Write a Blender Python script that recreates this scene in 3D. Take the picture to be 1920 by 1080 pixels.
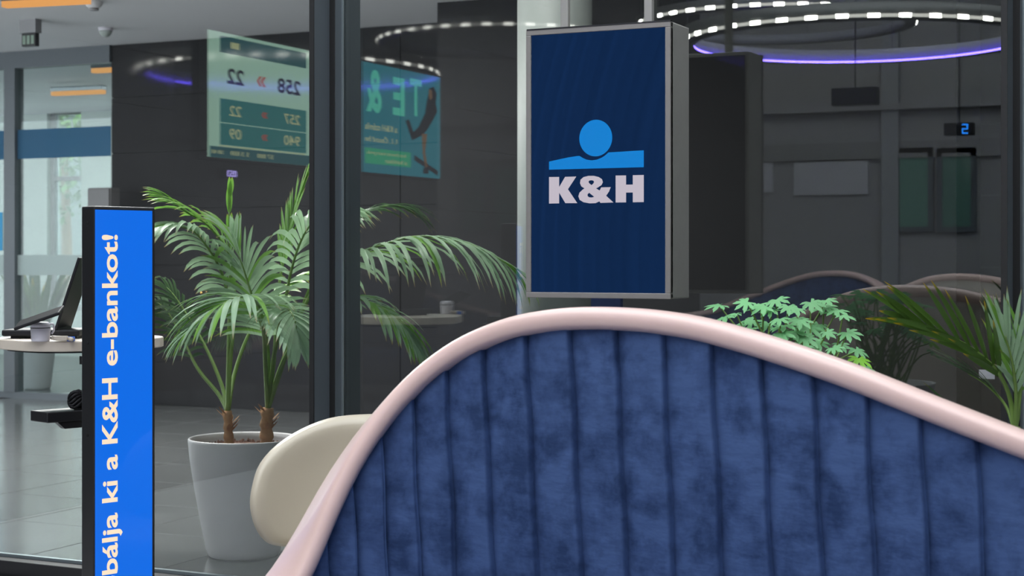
import bpy, bmesh, math, random
from mathutils import Vector, Matrix
for o in list(bpy.data.objects): bpy.data.objects.remove(o)
S = bpy.context.scene
C = S.collection
rnd = random.Random(7)

# (see the camera below)
# ------------------------------------------------------------------ camera
# The glass facade lies in the plane Y=0 (hall at Y<0, glazed room at Y>0).
ALPHA = math.radians(25.5); SA, CA = math.sin(ALPHA), math.cos(ALPHA)
F = 3060.0; HOR = 482.0
CAM = Vector((0.0, -4.6, 1.1))
cd = bpy.data.cameras.new('camera'); cam = bpy.data.objects.new('camera', cd); C.objects.link(cam)
cam.location = CAM; cam.rotation_euler = (math.pi/2, 0, ALPHA)
cd.sensor_width = 36; cd.lens = F/1920*36; cd.shift_y = -(540-HOR)/1920
cd.clip_start = .05; cd.clip_end = 200
cd.dof.use_dof = True; cd.dof.focus_distance = 4.75; cd.dof.aperture_fstop = 6.3
S.camera = cam
# ------------------------------------------------------------------ world: plain bright overcast sky
w = bpy.data.worlds.new('overcast_sky'); S.world = w; w.use_nodes = True
bg = w.node_tree.nodes['Background']; bg.inputs[0].default_value = (.90, .95, 1.0, 1); bg.inputs[1].default_value = 4.5
S.view_settings.view_transform = 'Standard'; S.view_settings.look = 'None'
S.view_settings.exposure = 0.0; S.view_settings.gamma = 1; S.view_settings.use_curve_mapping = False
S.cycles.max_bounces = 10; S.cycles.transparent_max_bounces = 16; S.cycles.glossy_bounces = 5
S.cycles.sample_clamp_indirect = 4.0
S.cycles.use_denoising = True

HF = -0.12         # hall floor level; the glazed room's floor is 0
CEIL = 5.0
def ray(px, py):
    u = (px-960)/F; v = (HOR-py)/F
    return Vector((u*CA-SA, u*SA+CA, v))
def P(px, py, Z): return CAM + ray(px, py)*Z
def PY(px, py, Y):
    d = ray(px, py); return CAM + d*((Y-CAM.y)/d.y)
def VY(px, py, Y):                 # point seen mirrored in the facade, on the hall plane at depth Y (<0)
    p = PY(px, py, -Y); return Vector((p.x, -p.y, p.z))
def PX(px, py, X):
    d = ray(px, py); return CAM + d*((X-CAM.x)/d.x)
def VX(px, py, X):
    p = PX(px, py, X); return Vector((p.x, -p.y, p.z))
def RP(px, py, p0, n):
    d = ray(px, py); return CAM + d*((p0-CAM).dot(n)/d.dot(n))

# ------------------------------------------------------------------ materials
def srgb(r, g, b):
    f = lambda c: (c/255/12.92) if c/255 <= .04045 else ((c/255+.055)/1.055)**2.4
    return (f(r), f(g), f(b), 1)
def mat(name, col, rough=.5, metal=0, noise=0, nscale=20, bump=0, coat=0, spec=.5, emit=None, es=0, sheen=0, ior=1.5):
    m = bpy.data.materials.new(name); m.use_nodes = True
    nt = m.node_tree; b = nt.nodes['Principled BSDF']
    b.inputs['Base Color'].default_value = col; b.inputs['Roughness'].default_value = rough
    b.inputs['Metallic'].default_value = metal; b.inputs['Specular IOR Level'].default_value = spec
    b.inputs['Coat Weight'].default_value = coat; b.inputs['Coat Roughness'].default_value = .03
    b.inputs['IOR'].default_value = ior
    if sheen: b.inputs['Sheen Weight'].default_value = sheen; b.inputs['Sheen Roughness'].default_value = .4
    if emit: b.inputs['Emission Color'].default_value = emit; b.inputs['Emission Strength'].default_value = es
    if noise or bump:
        tc = nt.nodes.new('ShaderNodeTexCoord'); nz = nt.nodes.new('ShaderNodeTexNoise')
        nz.inputs['Scale'].default_value = nscale; nz.inputs['Detail'].default_value = 5
        nt.links.new(tc.outputs['Object'], nz.inputs['Vector'])
        if noise:
            mx = nt.nodes.new('ShaderNodeMix'); mx.data_type = 'RGBA'
            mx.inputs[6].default_value = tuple(c*(1-noise) for c in col[:3])+(1,)
            mx.inputs[7].default_value = tuple(min(1, c*(1+noise)) for c in col[:3])+(1,)
            nt.links.new(nz.outputs['Fac'], mx.inputs[0]); nt.links.new(mx.outputs[2], b.inputs['Base Color'])
        if bump:
            bp = nt.nodes.new('ShaderNodeBump'); bp.inputs['Strength'].default_value = bump; bp.inputs['Distance'].default_value = .01
            nt.links.new(nz.outputs['Fac'], bp.inputs['Height']); nt.links.new(bp.outputs[0], b.inputs['Normal'])
    return m
def emis(name, col, s):
    m = bpy.data.materials.new(name); m.use_nodes = True; nt = m.node_tree
    nt.nodes.remove(nt.nodes['Principled BSDF'])
    e = nt.nodes.new('ShaderNodeEmission'); e.inputs[0].default_value = col; e.inputs[1].default_value = s
    nt.links.new(e.outputs[0], nt.nodes['Material Output'].inputs[0]); return m
def screen_mat(name, col, s, ior=1.5):       # backlit display behind a glossy cover
    return mat(name, (.01, .01, .01, 1), .08, 0, emit=col, es=s, ior=ior)
def glass(name, tint, refl):
    m = bpy.data.materials.new(name); m.use_nodes = True; nt = m.node_tree
    nt.nodes.remove(nt.nodes['Principled BSDF'])
    t = nt.nodes.new('ShaderNodeBsdfTransparent'); t.inputs[0].default_value = tint
    g = nt.nodes.new('ShaderNodeBsdfGlossy'); g.inputs['Roughness'].default_value = 0.0; g.inputs[0].default_value = (.95, 1, .98, 1)
    fr = nt.nodes.new('ShaderNodeLayerWeight'); fr.inputs[0].default_value = .12
    mp = nt.nodes.new('ShaderNodeMath'); mp.operation = 'ADD'; mp.inputs[1].default_value = refl; mp.use_clamp = True
    nt.links.new(fr.outputs['Fresnel'], mp.inputs[0])
    x = nt.nodes.new('ShaderNodeMixShader'); nt.links.new(mp.outputs[0], x.inputs[0])
    nt.links.new(t.outputs[0], x.inputs[1]); nt.links.new(g.outputs[0], x.inputs[2])
    nt.links.new(x.outputs[0], nt.nodes['Material Output'].inputs[0]); return m
def film(name, col, opac):          # coloured / frosted film stuck on glass
    m = bpy.data.materials.new(name); m.use_nodes = True; nt = m.node_tree
    nt.nodes.remove(nt.nodes['Principled BSDF'])
    t = nt.nodes.new('ShaderNodeBsdfTransparent'); d = nt.nodes.new('ShaderNodeBsdfDiffuse'); tl = nt.nodes.new('ShaderNodeBsdfTranslucent')
    d.inputs[0].default_value = col; tl.inputs[0].default_value = col
    a = nt.nodes.new('ShaderNodeMixShader'); a.inputs[0].default_value = .5
    nt.links.new(d.outputs[0], a.inputs[1]); nt.links.new(tl.outputs[0], a.inputs[2])
    x = nt.nodes.new('ShaderNodeMixShader'); x.inputs[0].default_value = opac
    nt.links.new(t.outputs[0], x.inputs[1]); nt.links.new(a.outputs[0], x.inputs[2])
    nt.links.new(x.outputs[0], nt.nodes['Material Output'].inputs[0]); return m
def leafmat(name, base, tip, t0=.75, rough=.38, trans=.35):
    m = bpy.data.materials.new(name); m.use_nodes = True; nt = m.node_tree; b = nt.nodes['Principled BSDF']
    at = nt.nodes.new('ShaderNodeAttribute'); at.attribute_name = 'along'
    r = nt.nodes.new('ShaderNodeValToRGB'); r.color_ramp.elements[0].position = t0; r.color_ramp.elements[0].color = base
    r.color_ramp.elements[1].position = 1.0; r.color_ramp.elements[1].color = tip
    nt.links.new(at.outputs['Fac'], r.inputs[0])
    tc = nt.nodes.new('ShaderNodeTexCoord'); nz = nt.nodes.new('ShaderNodeTexNoise'); nz.inputs['Scale'].default_value = 6
    nt.links.new(tc.outputs['Object'], nz.inputs['Vector'])
    hs = nt.nodes.new('ShaderNodeHueSaturation'); mr = nt.nodes.new('ShaderNodeMapRange')
    mr.inputs[3].default_value = .65; mr.inputs[4].default_value = 1.35
    nt.links.new(nz.outputs['Fac'], mr.inputs[0]); nt.links.new(mr.outputs[0], hs.inputs['Value'])
    nt.links.new(r.outputs[0], hs.inputs['Color']); nt.links.new(hs.outputs[0], b.inputs['Base Color'])
    b.inputs['Roughness'].default_value = rough
    tl = nt.nodes.new('ShaderNodeBsdfTranslucent'); nt.links.new(hs.outputs[0], tl.inputs[0])
    x = nt.nodes.new('ShaderNodeMixShader'); x.inputs[0].default_value = trans
    nt.links.new(b.outputs[0], x.inputs[1]); nt.links.new(tl.outputs[0], x.inputs[2])
    nt.links.new(x.outputs[0], nt.nodes['Material Output'].inputs[0]); return m

M = {}
M['floor'] = mat('hall_floor_tile', (.36, .36, .365, 1), .3, noise=.2, nscale=3)
M['tile'] = mat('grey_floor_tile', (.10, .105, .105, 1), .16, noise=.3, nscale=2.5)
M['grout'] = mat('grout', (.05, .05, .05, 1), .8)
M['ceil'] = mat('white_ceiling_paint', (.72, .72, .74, 1), .8)
M['plaster'] = mat('grey_plaster', (.27, .27, .28, 1), .8, noise=.08, nscale=3)
M['darkwall'] = mat('dark_wall_cladding', (.016, .016, .0175, 1), .55, noise=.15, nscale=4, spec=.12)
M['stone'] = mat('dark_polished_stone', (.02, .019, .02, 1), .05, noise=.25, nscale=6, ior=1.9)
M['blackgloss'] = mat('black_gloss_panel', (.006, .006, .007, 1), .03, ior=2.1)
M['frame'] = mat('anthracite_aluminium', (.085, .10, .115, 1), .4, metal=.15)
M['gasket'] = mat('black_gasket', (.006, .006, .007, 1), .6)
M['alu'] = mat('light_aluminium_edge', (.45, .52, .55, 1), .3, metal=.8)
M['glass'] = glass('clear_facade_glass', (.88, .895, .89, 1), .085)
M['glass2'] = glass('inner_glass', (.90, .95, .95, 1), .04)
M['blueband'] = film('blue_glass_film', (.085, .22, .37, 1), .85)
M['frost'] = film('frosted_glass_film', (.62, .70, .70, 1), .8)
M['brush'] = mat('brushed_steel', (.34, .33, .31, 1), .42, metal=.45, noise=.06, nscale=40)
M['bezel'] = mat('grey_bezel', (.235, .22, .21, 1), .4, metal=.2)
M['black'] = mat('black_powder_coat', (.012, .012, .014, 1), .38)
M['navyscreen'] = screen_mat('navy_backlit_screen', srgb(27, 58, 107), 1.0)
M['logoblue'] = screen_mat('logo_blue_light', srgb(0, 128, 212), .95)
M['logowhite'] = screen_mat('logo_grey_white', srgb(196, 188, 200), .95)
M['kioskblue'] = screen_mat('kiosk_blue_light', srgb(0, 108, 234), .97, 1.3)
M['kiosktext'] = screen_mat('kiosk_cream_light', srgb(255, 229, 198), 1.0)
M['velvet'] = None
M['rim'] = mat('blush_pink_leather', srgb(212, 181, 174), .36, noise=.04, nscale=9, coat=.15)
M['shell'] = mat('beige_leather', srgb(196, 184, 176), .42, noise=.04, nscale=9)
M['chair'] = mat('cream_leather', srgb(182, 172, 154), .34, noise=.05, nscale=8, bump=.05)
M['pot'] = mat('matt_white_planter', srgb(186, 183, 186), .42, noise=.04, nscale=5)
M['soil'] = mat('brown_clay_granulate', srgb(92, 60, 46), .9, noise=.4, nscale=60)
M['bark'] = mat('palm_trunk_fibre', srgb(150, 112, 78), .85, noise=.5, nscale=45, bump=.5)
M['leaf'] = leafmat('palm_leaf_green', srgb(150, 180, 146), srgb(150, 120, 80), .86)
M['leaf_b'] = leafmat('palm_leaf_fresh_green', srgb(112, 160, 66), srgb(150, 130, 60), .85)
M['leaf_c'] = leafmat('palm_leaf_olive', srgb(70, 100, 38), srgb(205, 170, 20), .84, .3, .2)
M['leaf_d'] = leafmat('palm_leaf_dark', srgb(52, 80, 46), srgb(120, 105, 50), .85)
M['stem'] = mat('green_stalk', srgb(104, 132, 62), .45, noise=.15, nscale=15)
M['geran'] = leafmat('geranium_leaf', srgb(120, 182, 124), srgb(140, 200, 140), .8, .5, .3)
M['geran_y'] = leafmat('geranium_leaf_young', srgb(128, 190, 50), srgb(140, 200, 60), .8, .5, .3)
M['cream_top'] = mat('cream_table_laminate', srgb(208, 196, 182), .4)
M['white_plastic'] = mat('white_plastic', srgb(226, 222, 232), .35)
M['blackplastic'] = mat('black_plastic', (.010, .010, .012, 1), .5, spec=.25)
M['pearl'] = mat('column_render', srgb(168, 176, 172), .55)
M['led'] = emis('white_led', (1, .96, .90, 1), 60)
M['ledblue'] = emis('blue_led_strip', (.14, .09, 1, 1), 50)
M['ringmetal'] = mat('satin_ring_metal', (.22, .22, .22, 1), .4, metal=.3)
M['ringwhite'] = mat('pale_ring_paint', (.35, .35, .4, 1), .6)
M['amber'] = emis('amber_lamp', (1, .52, .18, 1), 2.6)
M['warmlamp'] = emis('warm_tube', (1, .45, .14, 1), 1.15)

def velvet():
    m = bpy.data.materials.new('blue_velvet'); m.use_nodes = True; nt = m.node_tree; b = nt.nodes['Principled BSDF']
    tc = nt.nodes.new('ShaderNodeTexCoord')
    n1 = nt.nodes.new('ShaderNodeTexNoise'); n1.inputs['Scale'].default_value = 13; n1.inputs['Detail'].default_value = 8; n1.inputs['Roughness'].default_value = .62
    n1.inputs['Distortion'].default_value = .15
    nt.links.new(tc.outputs['Object'], n1.inputs['Vector'])
    r = nt.nodes.new('ShaderNodeValToRGB')
    r.color_ramp.elements[0].position = .36; r.color_ramp.elements[0].color = (.022, .043, .112, 1)
    r.color_ramp.elements[1].position = .58; r.color_ramp.elements[1].color = (.056, .098, .225, 1)
    nt.links.new(n1.outputs['Fac'], r.inputs[0]); nt.links.new(r.outputs[0], b.inputs['Base Color'])
    b.inputs['Roughness'].default_value = .75; b.inputs['Specular IOR Level'].default_value = .15
    b.inputs['Sheen Weight'].default_value = .55; b.inputs['Sheen Roughness'].default_value = .35
    b.inputs['Sheen Tint'].default_value = (.25, .42, .9, 1)
    n2 = nt.nodes.new('ShaderNodeTexNoise'); n2.inputs['Scale'].default_value = 22; n2.inputs['Detail'].default_value = 4
    mp = nt.nodes.new('ShaderNodeMapping'); mp.inputs['Scale'].default_value = (.6, .6, 1.6)
    nt.links.new(tc.outputs['Object'], mp.inputs[0]); nt.links.new(mp.outputs[0], n2.inputs['Vector'])
    bp = nt.nodes.new('ShaderNodeBump'); bp.inputs['Strength'].default_value = .25; bp.inputs['Distance'].default_value = .012
    nt.links.new(n2.outputs['Fac'], bp.inputs['Height']); nt.links.new(bp.outputs[0], b.inputs['Normal'])
    return m
M['velvet'] = velvet()

# ------------------------------------------------------------------ helpers
def obj(name, verts, faces, m, parent=None, smooth=False, attr=None):
    me = bpy.data.meshes.new(name); me.from_pydata([tuple(v) for v in verts], [], faces); me.update()
    if smooth: me.polygons.foreach_set('use_smooth', [True]*len(me.polygons))
    if attr:
        a = me.attributes.new('along', 'FLOAT', 'POINT'); a.data.foreach_set('value', attr)
    if m: me.materials.append(m if not isinstance(m, str) else M[m])
    o = bpy.data.objects.new(name, me); C.objects.link(o)
    if parent: 
        o.parent = parent; o.matrix_parent_inverse = parent.matrix_basis.inverted()
    return o
def fix(o):
    bm = bmesh.new(); bm.from_mesh(o.data); bmesh.ops.recalc_face_normals(bm, faces=bm.faces); bm.to_mesh(o.data); bm.free(); return o
def bevel(o, w, seg=2):
    bm = bmesh.new(); bm.from_mesh(o.data); bmesh.ops.recalc_face_normals(bm, faces=bm.faces)
    bmesh.ops.bevel(bm, geom=bm.edges[:], offset=w, segments=seg, affect='EDGES', profile=.5, clamp_overlap=True)
    bm.to_mesh(o.data); bm.free(); return o
BF = [(0,3,2,1),(4,5,6,7),(0,1,5,4),(1,2,6,5),(2,3,7,6),(3,0,4,7)]
def bverts(a, b):
    x0,x1 = sorted((a[0],b[0])); y0,y1 = sorted((a[1],b[1])); z0,z1 = sorted((a[2],b[2]))
    return [(x0,y0,z0),(x1,y0,z0),(x1,y1,z0),(x0,y1,z0),(x0,y0,z1),(x1,y0,z1),(x1,y1,z1),(x0,y1,z1)]
def box(name, a, b, m, parent=None, bev=0):
    o = obj(name, bverts(a, b), BF, m, parent)
    if bev: bevel(o, bev)
    return o
def obox(name, c, ax, ay, az, m, parent=None, bev=0):   # box by centre and half-axes
    c = Vector(c); ax=Vector(ax); ay=Vector(ay); az=Vector(az)
    v = [c-ax-ay-az, c+ax-ay-az, c+ax+ay-az, c-ax+ay-az, c-ax-ay+az, c+ax-ay+az, c+ax+ay+az, c-ax+ay+az]
    o = obj(name, v, BF, m, parent); fix(o)
    if bev: bevel(o, bev)
    return o
def empty(name, loc=(0,0,0)):
    o = bpy.data.objects.new(name, None); C.objects.link(o); o.location = loc; o.empty_display_size = .1
    return o
def thing(name, label, cat, loc=(0,0,0), group=None):
    o = empty(name, loc); return tag(o, label, cat, group)
def tag(o, label, cat, group=None, kind=None):
    o['label'] = label; o['category'] = cat
    if group: o['group'] = group
    if kind: o['kind'] = kind
    return o
def struct(o, label=None):
    o['kind'] = 'structure'
    if label: o['label'] = label
    return o
def tube_vf(pts, radii, n=8, cap=True, v0=0):
    pts = [Vector(p) for p in pts]; V = []; Fc = []
    up = Vector((0,0,1)); prev = None
    for i, p in enumerate(pts):
        t = (pts[min(i+1,len(pts)-1)]-pts[max(i-1,0)]).normalized()
        if prev is None:
            a = t.cross(up)
            if a.length < .05: a = t.cross(Vector((1,0,0)))
        else: a = prev - t*prev.dot(t)
        a.normalize(); prev = a; b = t.cross(a)
        r = radii[i] if hasattr(radii, '__len__') else radii
        for k in range(n):
            an = 2*math.pi*k/n; V.append(p + a*math.cos(an)*r + b*math.sin(an)*r)
    for i in range(len(pts)-1):
        for k in range(n):
            k2 = (k+1) % n; Fc.append((v0+i*n+k, v0+i*n+k2, v0+(i+1)*n+k2, v0+(i+1)*n+k))
    if cap:
        Fc.append(tuple(v0+k for k in range(n))[::-1]); Fc.append(tuple(v0+(len(pts)-1)*n+k for k in range(n)))
    return V, Fc
def tube(name, pts, radii, m, parent=None, n=8):
    V, Fc = tube_vf(pts, radii, n); return obj(name, V, Fc, m, parent, True)
def lathe(name, prof, c, m, parent=None, n=40, closed=False):
    V = []; Fc = []; c = Vector(c)
    for r, z in prof:
        for k in range(n):
            a = 2*math.pi*k/n; V.append(c+Vector((r*math.cos(a), r*math.sin(a), z)))
    L = len(prof)
    for i in range(L if closed else L-1):
        j = (i+1) % L
        for k in range(n):
            k2 = (k+1) % n; Fc.append((i*n+k, i*n+k2, j*n+k2, j*n+k))
    if not closed:
        if prof[0][0] > 1e-4: Fc.append(tuple(range(n))[::-1])
        if prof[-1][0] > 1e-4: Fc.append(tuple((L-1)*n+k for k in range(n)))
    o = obj(name, V, Fc, m, parent, True); fix(o); return o
def catmull(pts, n):
    pts = [Vector(p) for p in pts]; q = [pts[0]*2-pts[1]]+pts+[pts[-1]*2-pts[-2]]; out = []
    segs = len(pts)-1
    for i in range(n+1):
        s = i/n*segs; k = min(int(s), segs-1); t = s-k
        a,b,c,d = q[k],q[k+1],q[k+2],q[k+3]
        out.append(.5*((2*b)+(c-a)*t+(2*a-5*b+4*c-d)*t*t+(3*b-a-3*c+d)*t**3))
    return out
def interp(x, tab):
    if x <= tab[0][0]: return tab[0][1]
    for (a,b),(c,d) in zip(tab, tab[1:]):
        if x <= c: return b+(d-b)*(x-a)/(c-a)
    return tab[-1][1]
def prism(name, poly, n, th, m, parent=None):   # planar polygon (3D points) extruded by n*th
    n = Vector(n).normalized()*th; k = len(poly)
    V = [Vector(p) for p in poly]+[Vector(p)+n for p in poly]
    Fc = [tuple(range(k))[::-1], tuple(range(k, 2*k))]+[(i,(i+1)%k,(i+1)%k+k,i+k) for i in range(k)]
    o = obj(name, V, Fc, m, parent); fix(o); return o
def text_vf(s, offset=0.0, res=4):
    cu = bpy.data.curves.new('t', 'FONT'); cu.body = s; cu.resolution_u = res; cu.offset = offset; cu.extrude = .01
    o = bpy.data.objects.new('t', cu); C.objects.link(o)
    dg = bpy.context.evaluated_depsgraph_get(); me = o.evaluated_get(dg).to_mesh()
    V = [v.co.copy() for v in me.vertices]; Fc = [tuple(p.vertices) for p in me.polygons]
    o.evaluated_get(dg).to_mesh_clear(); bpy.data.objects.remove(o); bpy.data.curves.remove(cu)
    return V, Fc
def text(name, s, org, ex, ey, w, h, m, parent=None, offset=.0, th=.0015):
    """lettering fitted into a w x h box whose lower-left corner is org; ex, ey unit axes"""
    V, Fc = text_vf(s, offset); ex = Vector(ex).normalized(); ey = Vector(ey).normalized(); ez = ex.cross(ey)
    x0 = min(v.x for v in V); x1 = max(v.x for v in V); y0 = min(v.y for v in V); y1 = max(v.y for v in V)
    z0 = min(v.z for v in V); z1 = max(v.z for v in V)
    W = [Vector(org)+ex*((v.x-x0)/(x1-x0)*w)+ey*((v.y-y0)/(y1-y0)*h)+ez*((v.z-z0)/max(z1-z0,1e-6)*th) for v in V]
    par = list(range(len(V)))
    def fd(i):
        while par[i] != i: par[i] = par[par[i]]; i = par[i]
        return i
    for f in Fc:
        for q in f[1:]: par[fd(q)] = fd(f[0])
    isl = {}
    for i in range(len(V)): isl.setdefault(fd(i), []).append(i)
    spans = sorted((min(V[i].x for i in I), max(V[i].x for i in I), I) for I in isl.values())
    grp = []
    for lo, hi, I in spans:            # accents and dots join their letter
        if grp and lo < grp[-1][1]-.25*min(hi-lo, grp[-1][1]-grp[-1][0]): grp[-1][1] = max(hi, grp[-1][1]); grp[-1][2] += I
        else: grp.append([lo, hi, list(I)])
    for lo, hi, I in grp:
        mp = {v: k for k, v in enumerate(I)}
        last = obj(name, [W[i] for i in I], [tuple(mp[q] for q in f) for f in Fc if f[0] in mp], m, parent)
    return last

# ================================================================== the setting
struct(box('floor', (-6.2, -12, HF-.1), (5, -.06, HF), 'floor'))
# glazed room floor with its tiles
fl = struct(box('floor_back_room', (-16, -.06, -.22), (5, 9.85, -.006), 'grout'))
TS = .6; shared = None
for i in range(16):
    for j in range(9):
        x = -9.0+i*TS; y = .06+j*TS
        if shared is None:
            t = obj('floor_tile', bverts((.003,.003,-.02),(TS-.003,TS-.003,0)), BF, 'tile', fl); bevel(t, .0015, 1); shared = t.data
        else:
            t = bpy.data.objects.new('floor_tile', shared); C.objects.link(t); t.parent = fl
        t.location = (x, y, 0)
struct(box('floor_far_tiles', (-16, 5.5, -.02), (5, 9.84, 0), 'tile'))
# hall ceiling with an unseen rooflight opening added to light the hall; hall walls
struct(box('ceiling_hall_front', (-6.2, -.2, CEIL), (5, .2, CEIL+.2), 'ceil'))
struct(box('ceiling_hall_left', (-6.2, -12, CEIL), (-4.9, -.2, CEIL+.2), 'ceil'))
struct(box('ceiling_hall_right', (1.6, -12, CEIL), (5, -.2, CEIL+.2), 'ceil'))
struct(box('ceiling_hall_rear', (-4.9, -12, CEIL), (1.6, -8.6, CEIL+.2), 'ceil'))
for k in range(4):
    x = -4.9+6.5*(k+.5)/4
    struct(box('trim_added_rooflight_beam', (x-.05, -8.6, CEIL), (x+.05, -.2, CEIL+.14), 'frame'))
WL = -5.35; YB = -11.0
wl = struct(box('wall_left', (WL-.3, -12, HF), (WL-.02, -.05, CEIL), 'gasket'))
struct(box('wall_right', (4.9, -12, HF), (5.1, -.05, CEIL), 'plaster'))
wb = struct(box('wall_rear', (WL, YB-.25, HF), (5, YB, CEIL), 'plaster'))
# polished stone cladding of the left wall
rows = [HF, .55, .98, 1.43, 1.88, 2.16, 2.61, 3.1, 3.6, 4.1, CEIL]
for r0, r1 in zip(rows, rows[1:]):
    y = -.06; k = 0
    while y > YB+.05:
        y2 = max(y-2.4, YB)
        if not (r0 >= 1.4 and r1 <= 2.65 and y <= -2.4 and y2 >= -7.4):
            box('stone_panel', (WL-.02, y-.003, r0+.003), (WL, y2+.003, r1-.003), 'stone', wl)
        y -= 2.4
for r0, r1 in ((1.43,1.88),(1.88,2.16),(2.16,2.61)):
    box('stone_panel', (WL-.02, -7.257, r0+.003), (WL, -5.725, r1-.003), 'stone', wl)
# back room: ceiling, dark wall, stepped wall
CB = 2.7; YD = 5.23
struct(box('ceiling_back_room', (-16, .12, CB), (5, 9.85, CB+.3), 'ceil'))
struct(box('wall_facade_spandrel', (-6.2, -.05, CB+.02), (5, .12, CB+.36), 'frame'))
struct(box('window_8', (-6.2, .03, CB+.37), (5, .04, CEIL), 'glass2'))  # unseen clerestory glazing added so sky light reaches the sofa back
for k in range(5): struct(box('trim_added_clerestory_post', (-5.1+2.2*k, -.04, CB+.36), (-5.03+2.2*k, .1, CEIL), 'frame'))
XD = PY(210, 85, YD).x
wd = struct(box('wall_back', (XD, YD+.01, 0), (4.9, YD+.25, CB), 'gasket'))
y = 0
prow = [0, .62, 1.04, 1.46, 1.88, 2.30, 2.7]
for r0, r1 in zip(prow, prow[1:]):
    x = XD
    while x < 2:
        box('wall_panel', (x+.003, YD-.008, r0+.003), (min(x+2.5, 4.8)-.003, YD+.01, r1-.003), 'darkwall', wd); x += 2.5
XS = PY(820, 20, 4.46).x
struct(box('wall_projecting', (XS, 4.46, 0), (XS+3.2, YD-.01, CB), 'darkwall'))
struct(box('wall_back_right', (4.9, .2, 0), (5.1, 12, CB), 'darkwall'))

# ================================================================== glass facade
def mullion(name, x, z0=0, z1=CB):       # x = left edge of the deep fin
    g = empty(name, (x, 0, 0)); struct(g)
    obj('fin_cap', bverts((x-.0005, -.152, z0), (x+.016, -.147, z1)), BF, 'gasket', g)
    obj('fin', bverts((x, -.147, z0), (x+.016, -.05, z1)), BF, 'frame', g)
    obj('gasket', bverts((x+.001, -.056, z0), (x+.034, -.051, z1)), BF, 'gasket', g)
    obj('box_profile', bverts((x, -.051, z0), (x+.035, -.012, z1)), BF, 'frame', g)
    obj('bead_edge', bverts((x+.030, -.012, z0), (x+.041, -.006, z1)), BF, 'alu', g)
    bevel(obj('inner_profile', bverts((x-.01, .006, z0), (x+.04, .10, z1)), BF, 'frame', g), .002)
    return g
XM = [-5.10, PY(580, 500, -.152).x, PY(1877, 500, -.152).x, 1.53, 3.73]
for k, x in enumerate(XM): mullion('trim_%d' % (k+1), x)
for k, (a, b) in enumerate(zip(XM, XM[1:])):
    g = struct(empty('window_%d' % (k+1), ((a+b)/2, 0, 0)))
    box('pane', (a+.012, -.004, .012), (b+.004, .004, CB-.01), 'glass', g)
r = struct(empty('trim_6', (-1, 0, HF)))
bevel(obj('base_rail', bverts((-6.1, -.075, HF), (4.9, .02, .005)), BF, 'black', r), .004)
obj('rail_edge', bverts((-6.1, -.012, .005), (4.9, .006, .016)), BF, 'alu', r)
bevel(obj('floor_plinth', bverts((-6.1, -.11, HF), (4.9, -.07, -.05)), BF, 'gasket', r), .003)

# ================================================================== sofa with channel-tufted back
PLAN_Y = -1.50; X0 = -1.55; RA = .50
def plan(s):           # s=0 at the start of the left bend; positive to the right, negative round the left arm
    if s >= 0:
        XR = 1.30       # straight length, then right bend
        if s <= XR: return Vector((X0+s, PLAN_Y, 0)), Vector((1,0,0)), Vector((0,-1,0))
        a = min((s-XR)/.45, math.pi/2); e = max(0, s-XR-.45*math.pi/2)
        p = Vector((X0+XR+.45*math.sin(a), PLAN_Y-.45*(1-math.cos(a))-e, 0))
        t = Vector((math.cos(a), -math.sin(a), 0)); return p, t, Vector((-math.sin(a), -math.cos(a), 0))
    a = min(-s/RA, math.pi/2); e = max(0, -s-RA*math.pi/2)
    p = Vector((X0-RA*math.sin(a), PLAN_Y-RA*(1-math.cos(a))-e, 0))
    t = Vector((math.cos(a), math.sin(a), 0)); n = Vector((math.sin(a), -math.cos(a), 0))
    return p, t, n
RIMPX = [(500,1210),(548,1085),(598,952),(655,852),(715,772),(785,702),(865,648),(965,610),(1050,598),(1110,596),(1200,600),(1300,614),(1400,642),(1500,675),(1600,711),(1700,753),(1800,793),(1920,841),(2100,905)]
def proj(p):
    d = p-CAM; Z = d.x*(-SA)+d.y*CA; u = (d.x*CA+d.y*SA)/Z; return 960+F*u, HOR-F*d.z/Z, Z
_tab = []
s = -1.1
while s < 2.3:
    p, t, n = plan(s); px, _, Z = proj(p+Vector((0,0,.8)))
    if 545 <= px <= 1990: _tab.append((s, CAM.z-(interp(px, RIMPX)-HOR)/F*Z))
    s += .02
(sl, zl), (sr, zr_) = _tab[0], _tab[-1]
_tab = [(-1.1+.02*k, zl-.24*(1-math.exp(-(sl+1.1-.02*k)/.14))) for k in range(int((sl+1.1)/.02))]+_tab
_tab += [(sr+.02*k, zr_-.15*(1-math.exp(-.02*k/.32))) for k in range(1, int((2.3-sr)/.02))]
for _ in range(6):
    _tab = [(_tab[i][0], (_tab[max(i-1,0)][1]+_tab[i][1]*2+_tab[min(i+1,len(_tab)-1)][1])/4) for i in range(len(_tab))]
def rimz(s): return interp(s, _tab)
def flare(s, z):        # seams lean a little towards the right further down
    return .035*max(0, (1.0-z)/.7)*(1 if s < 1.3 else 0)
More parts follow.
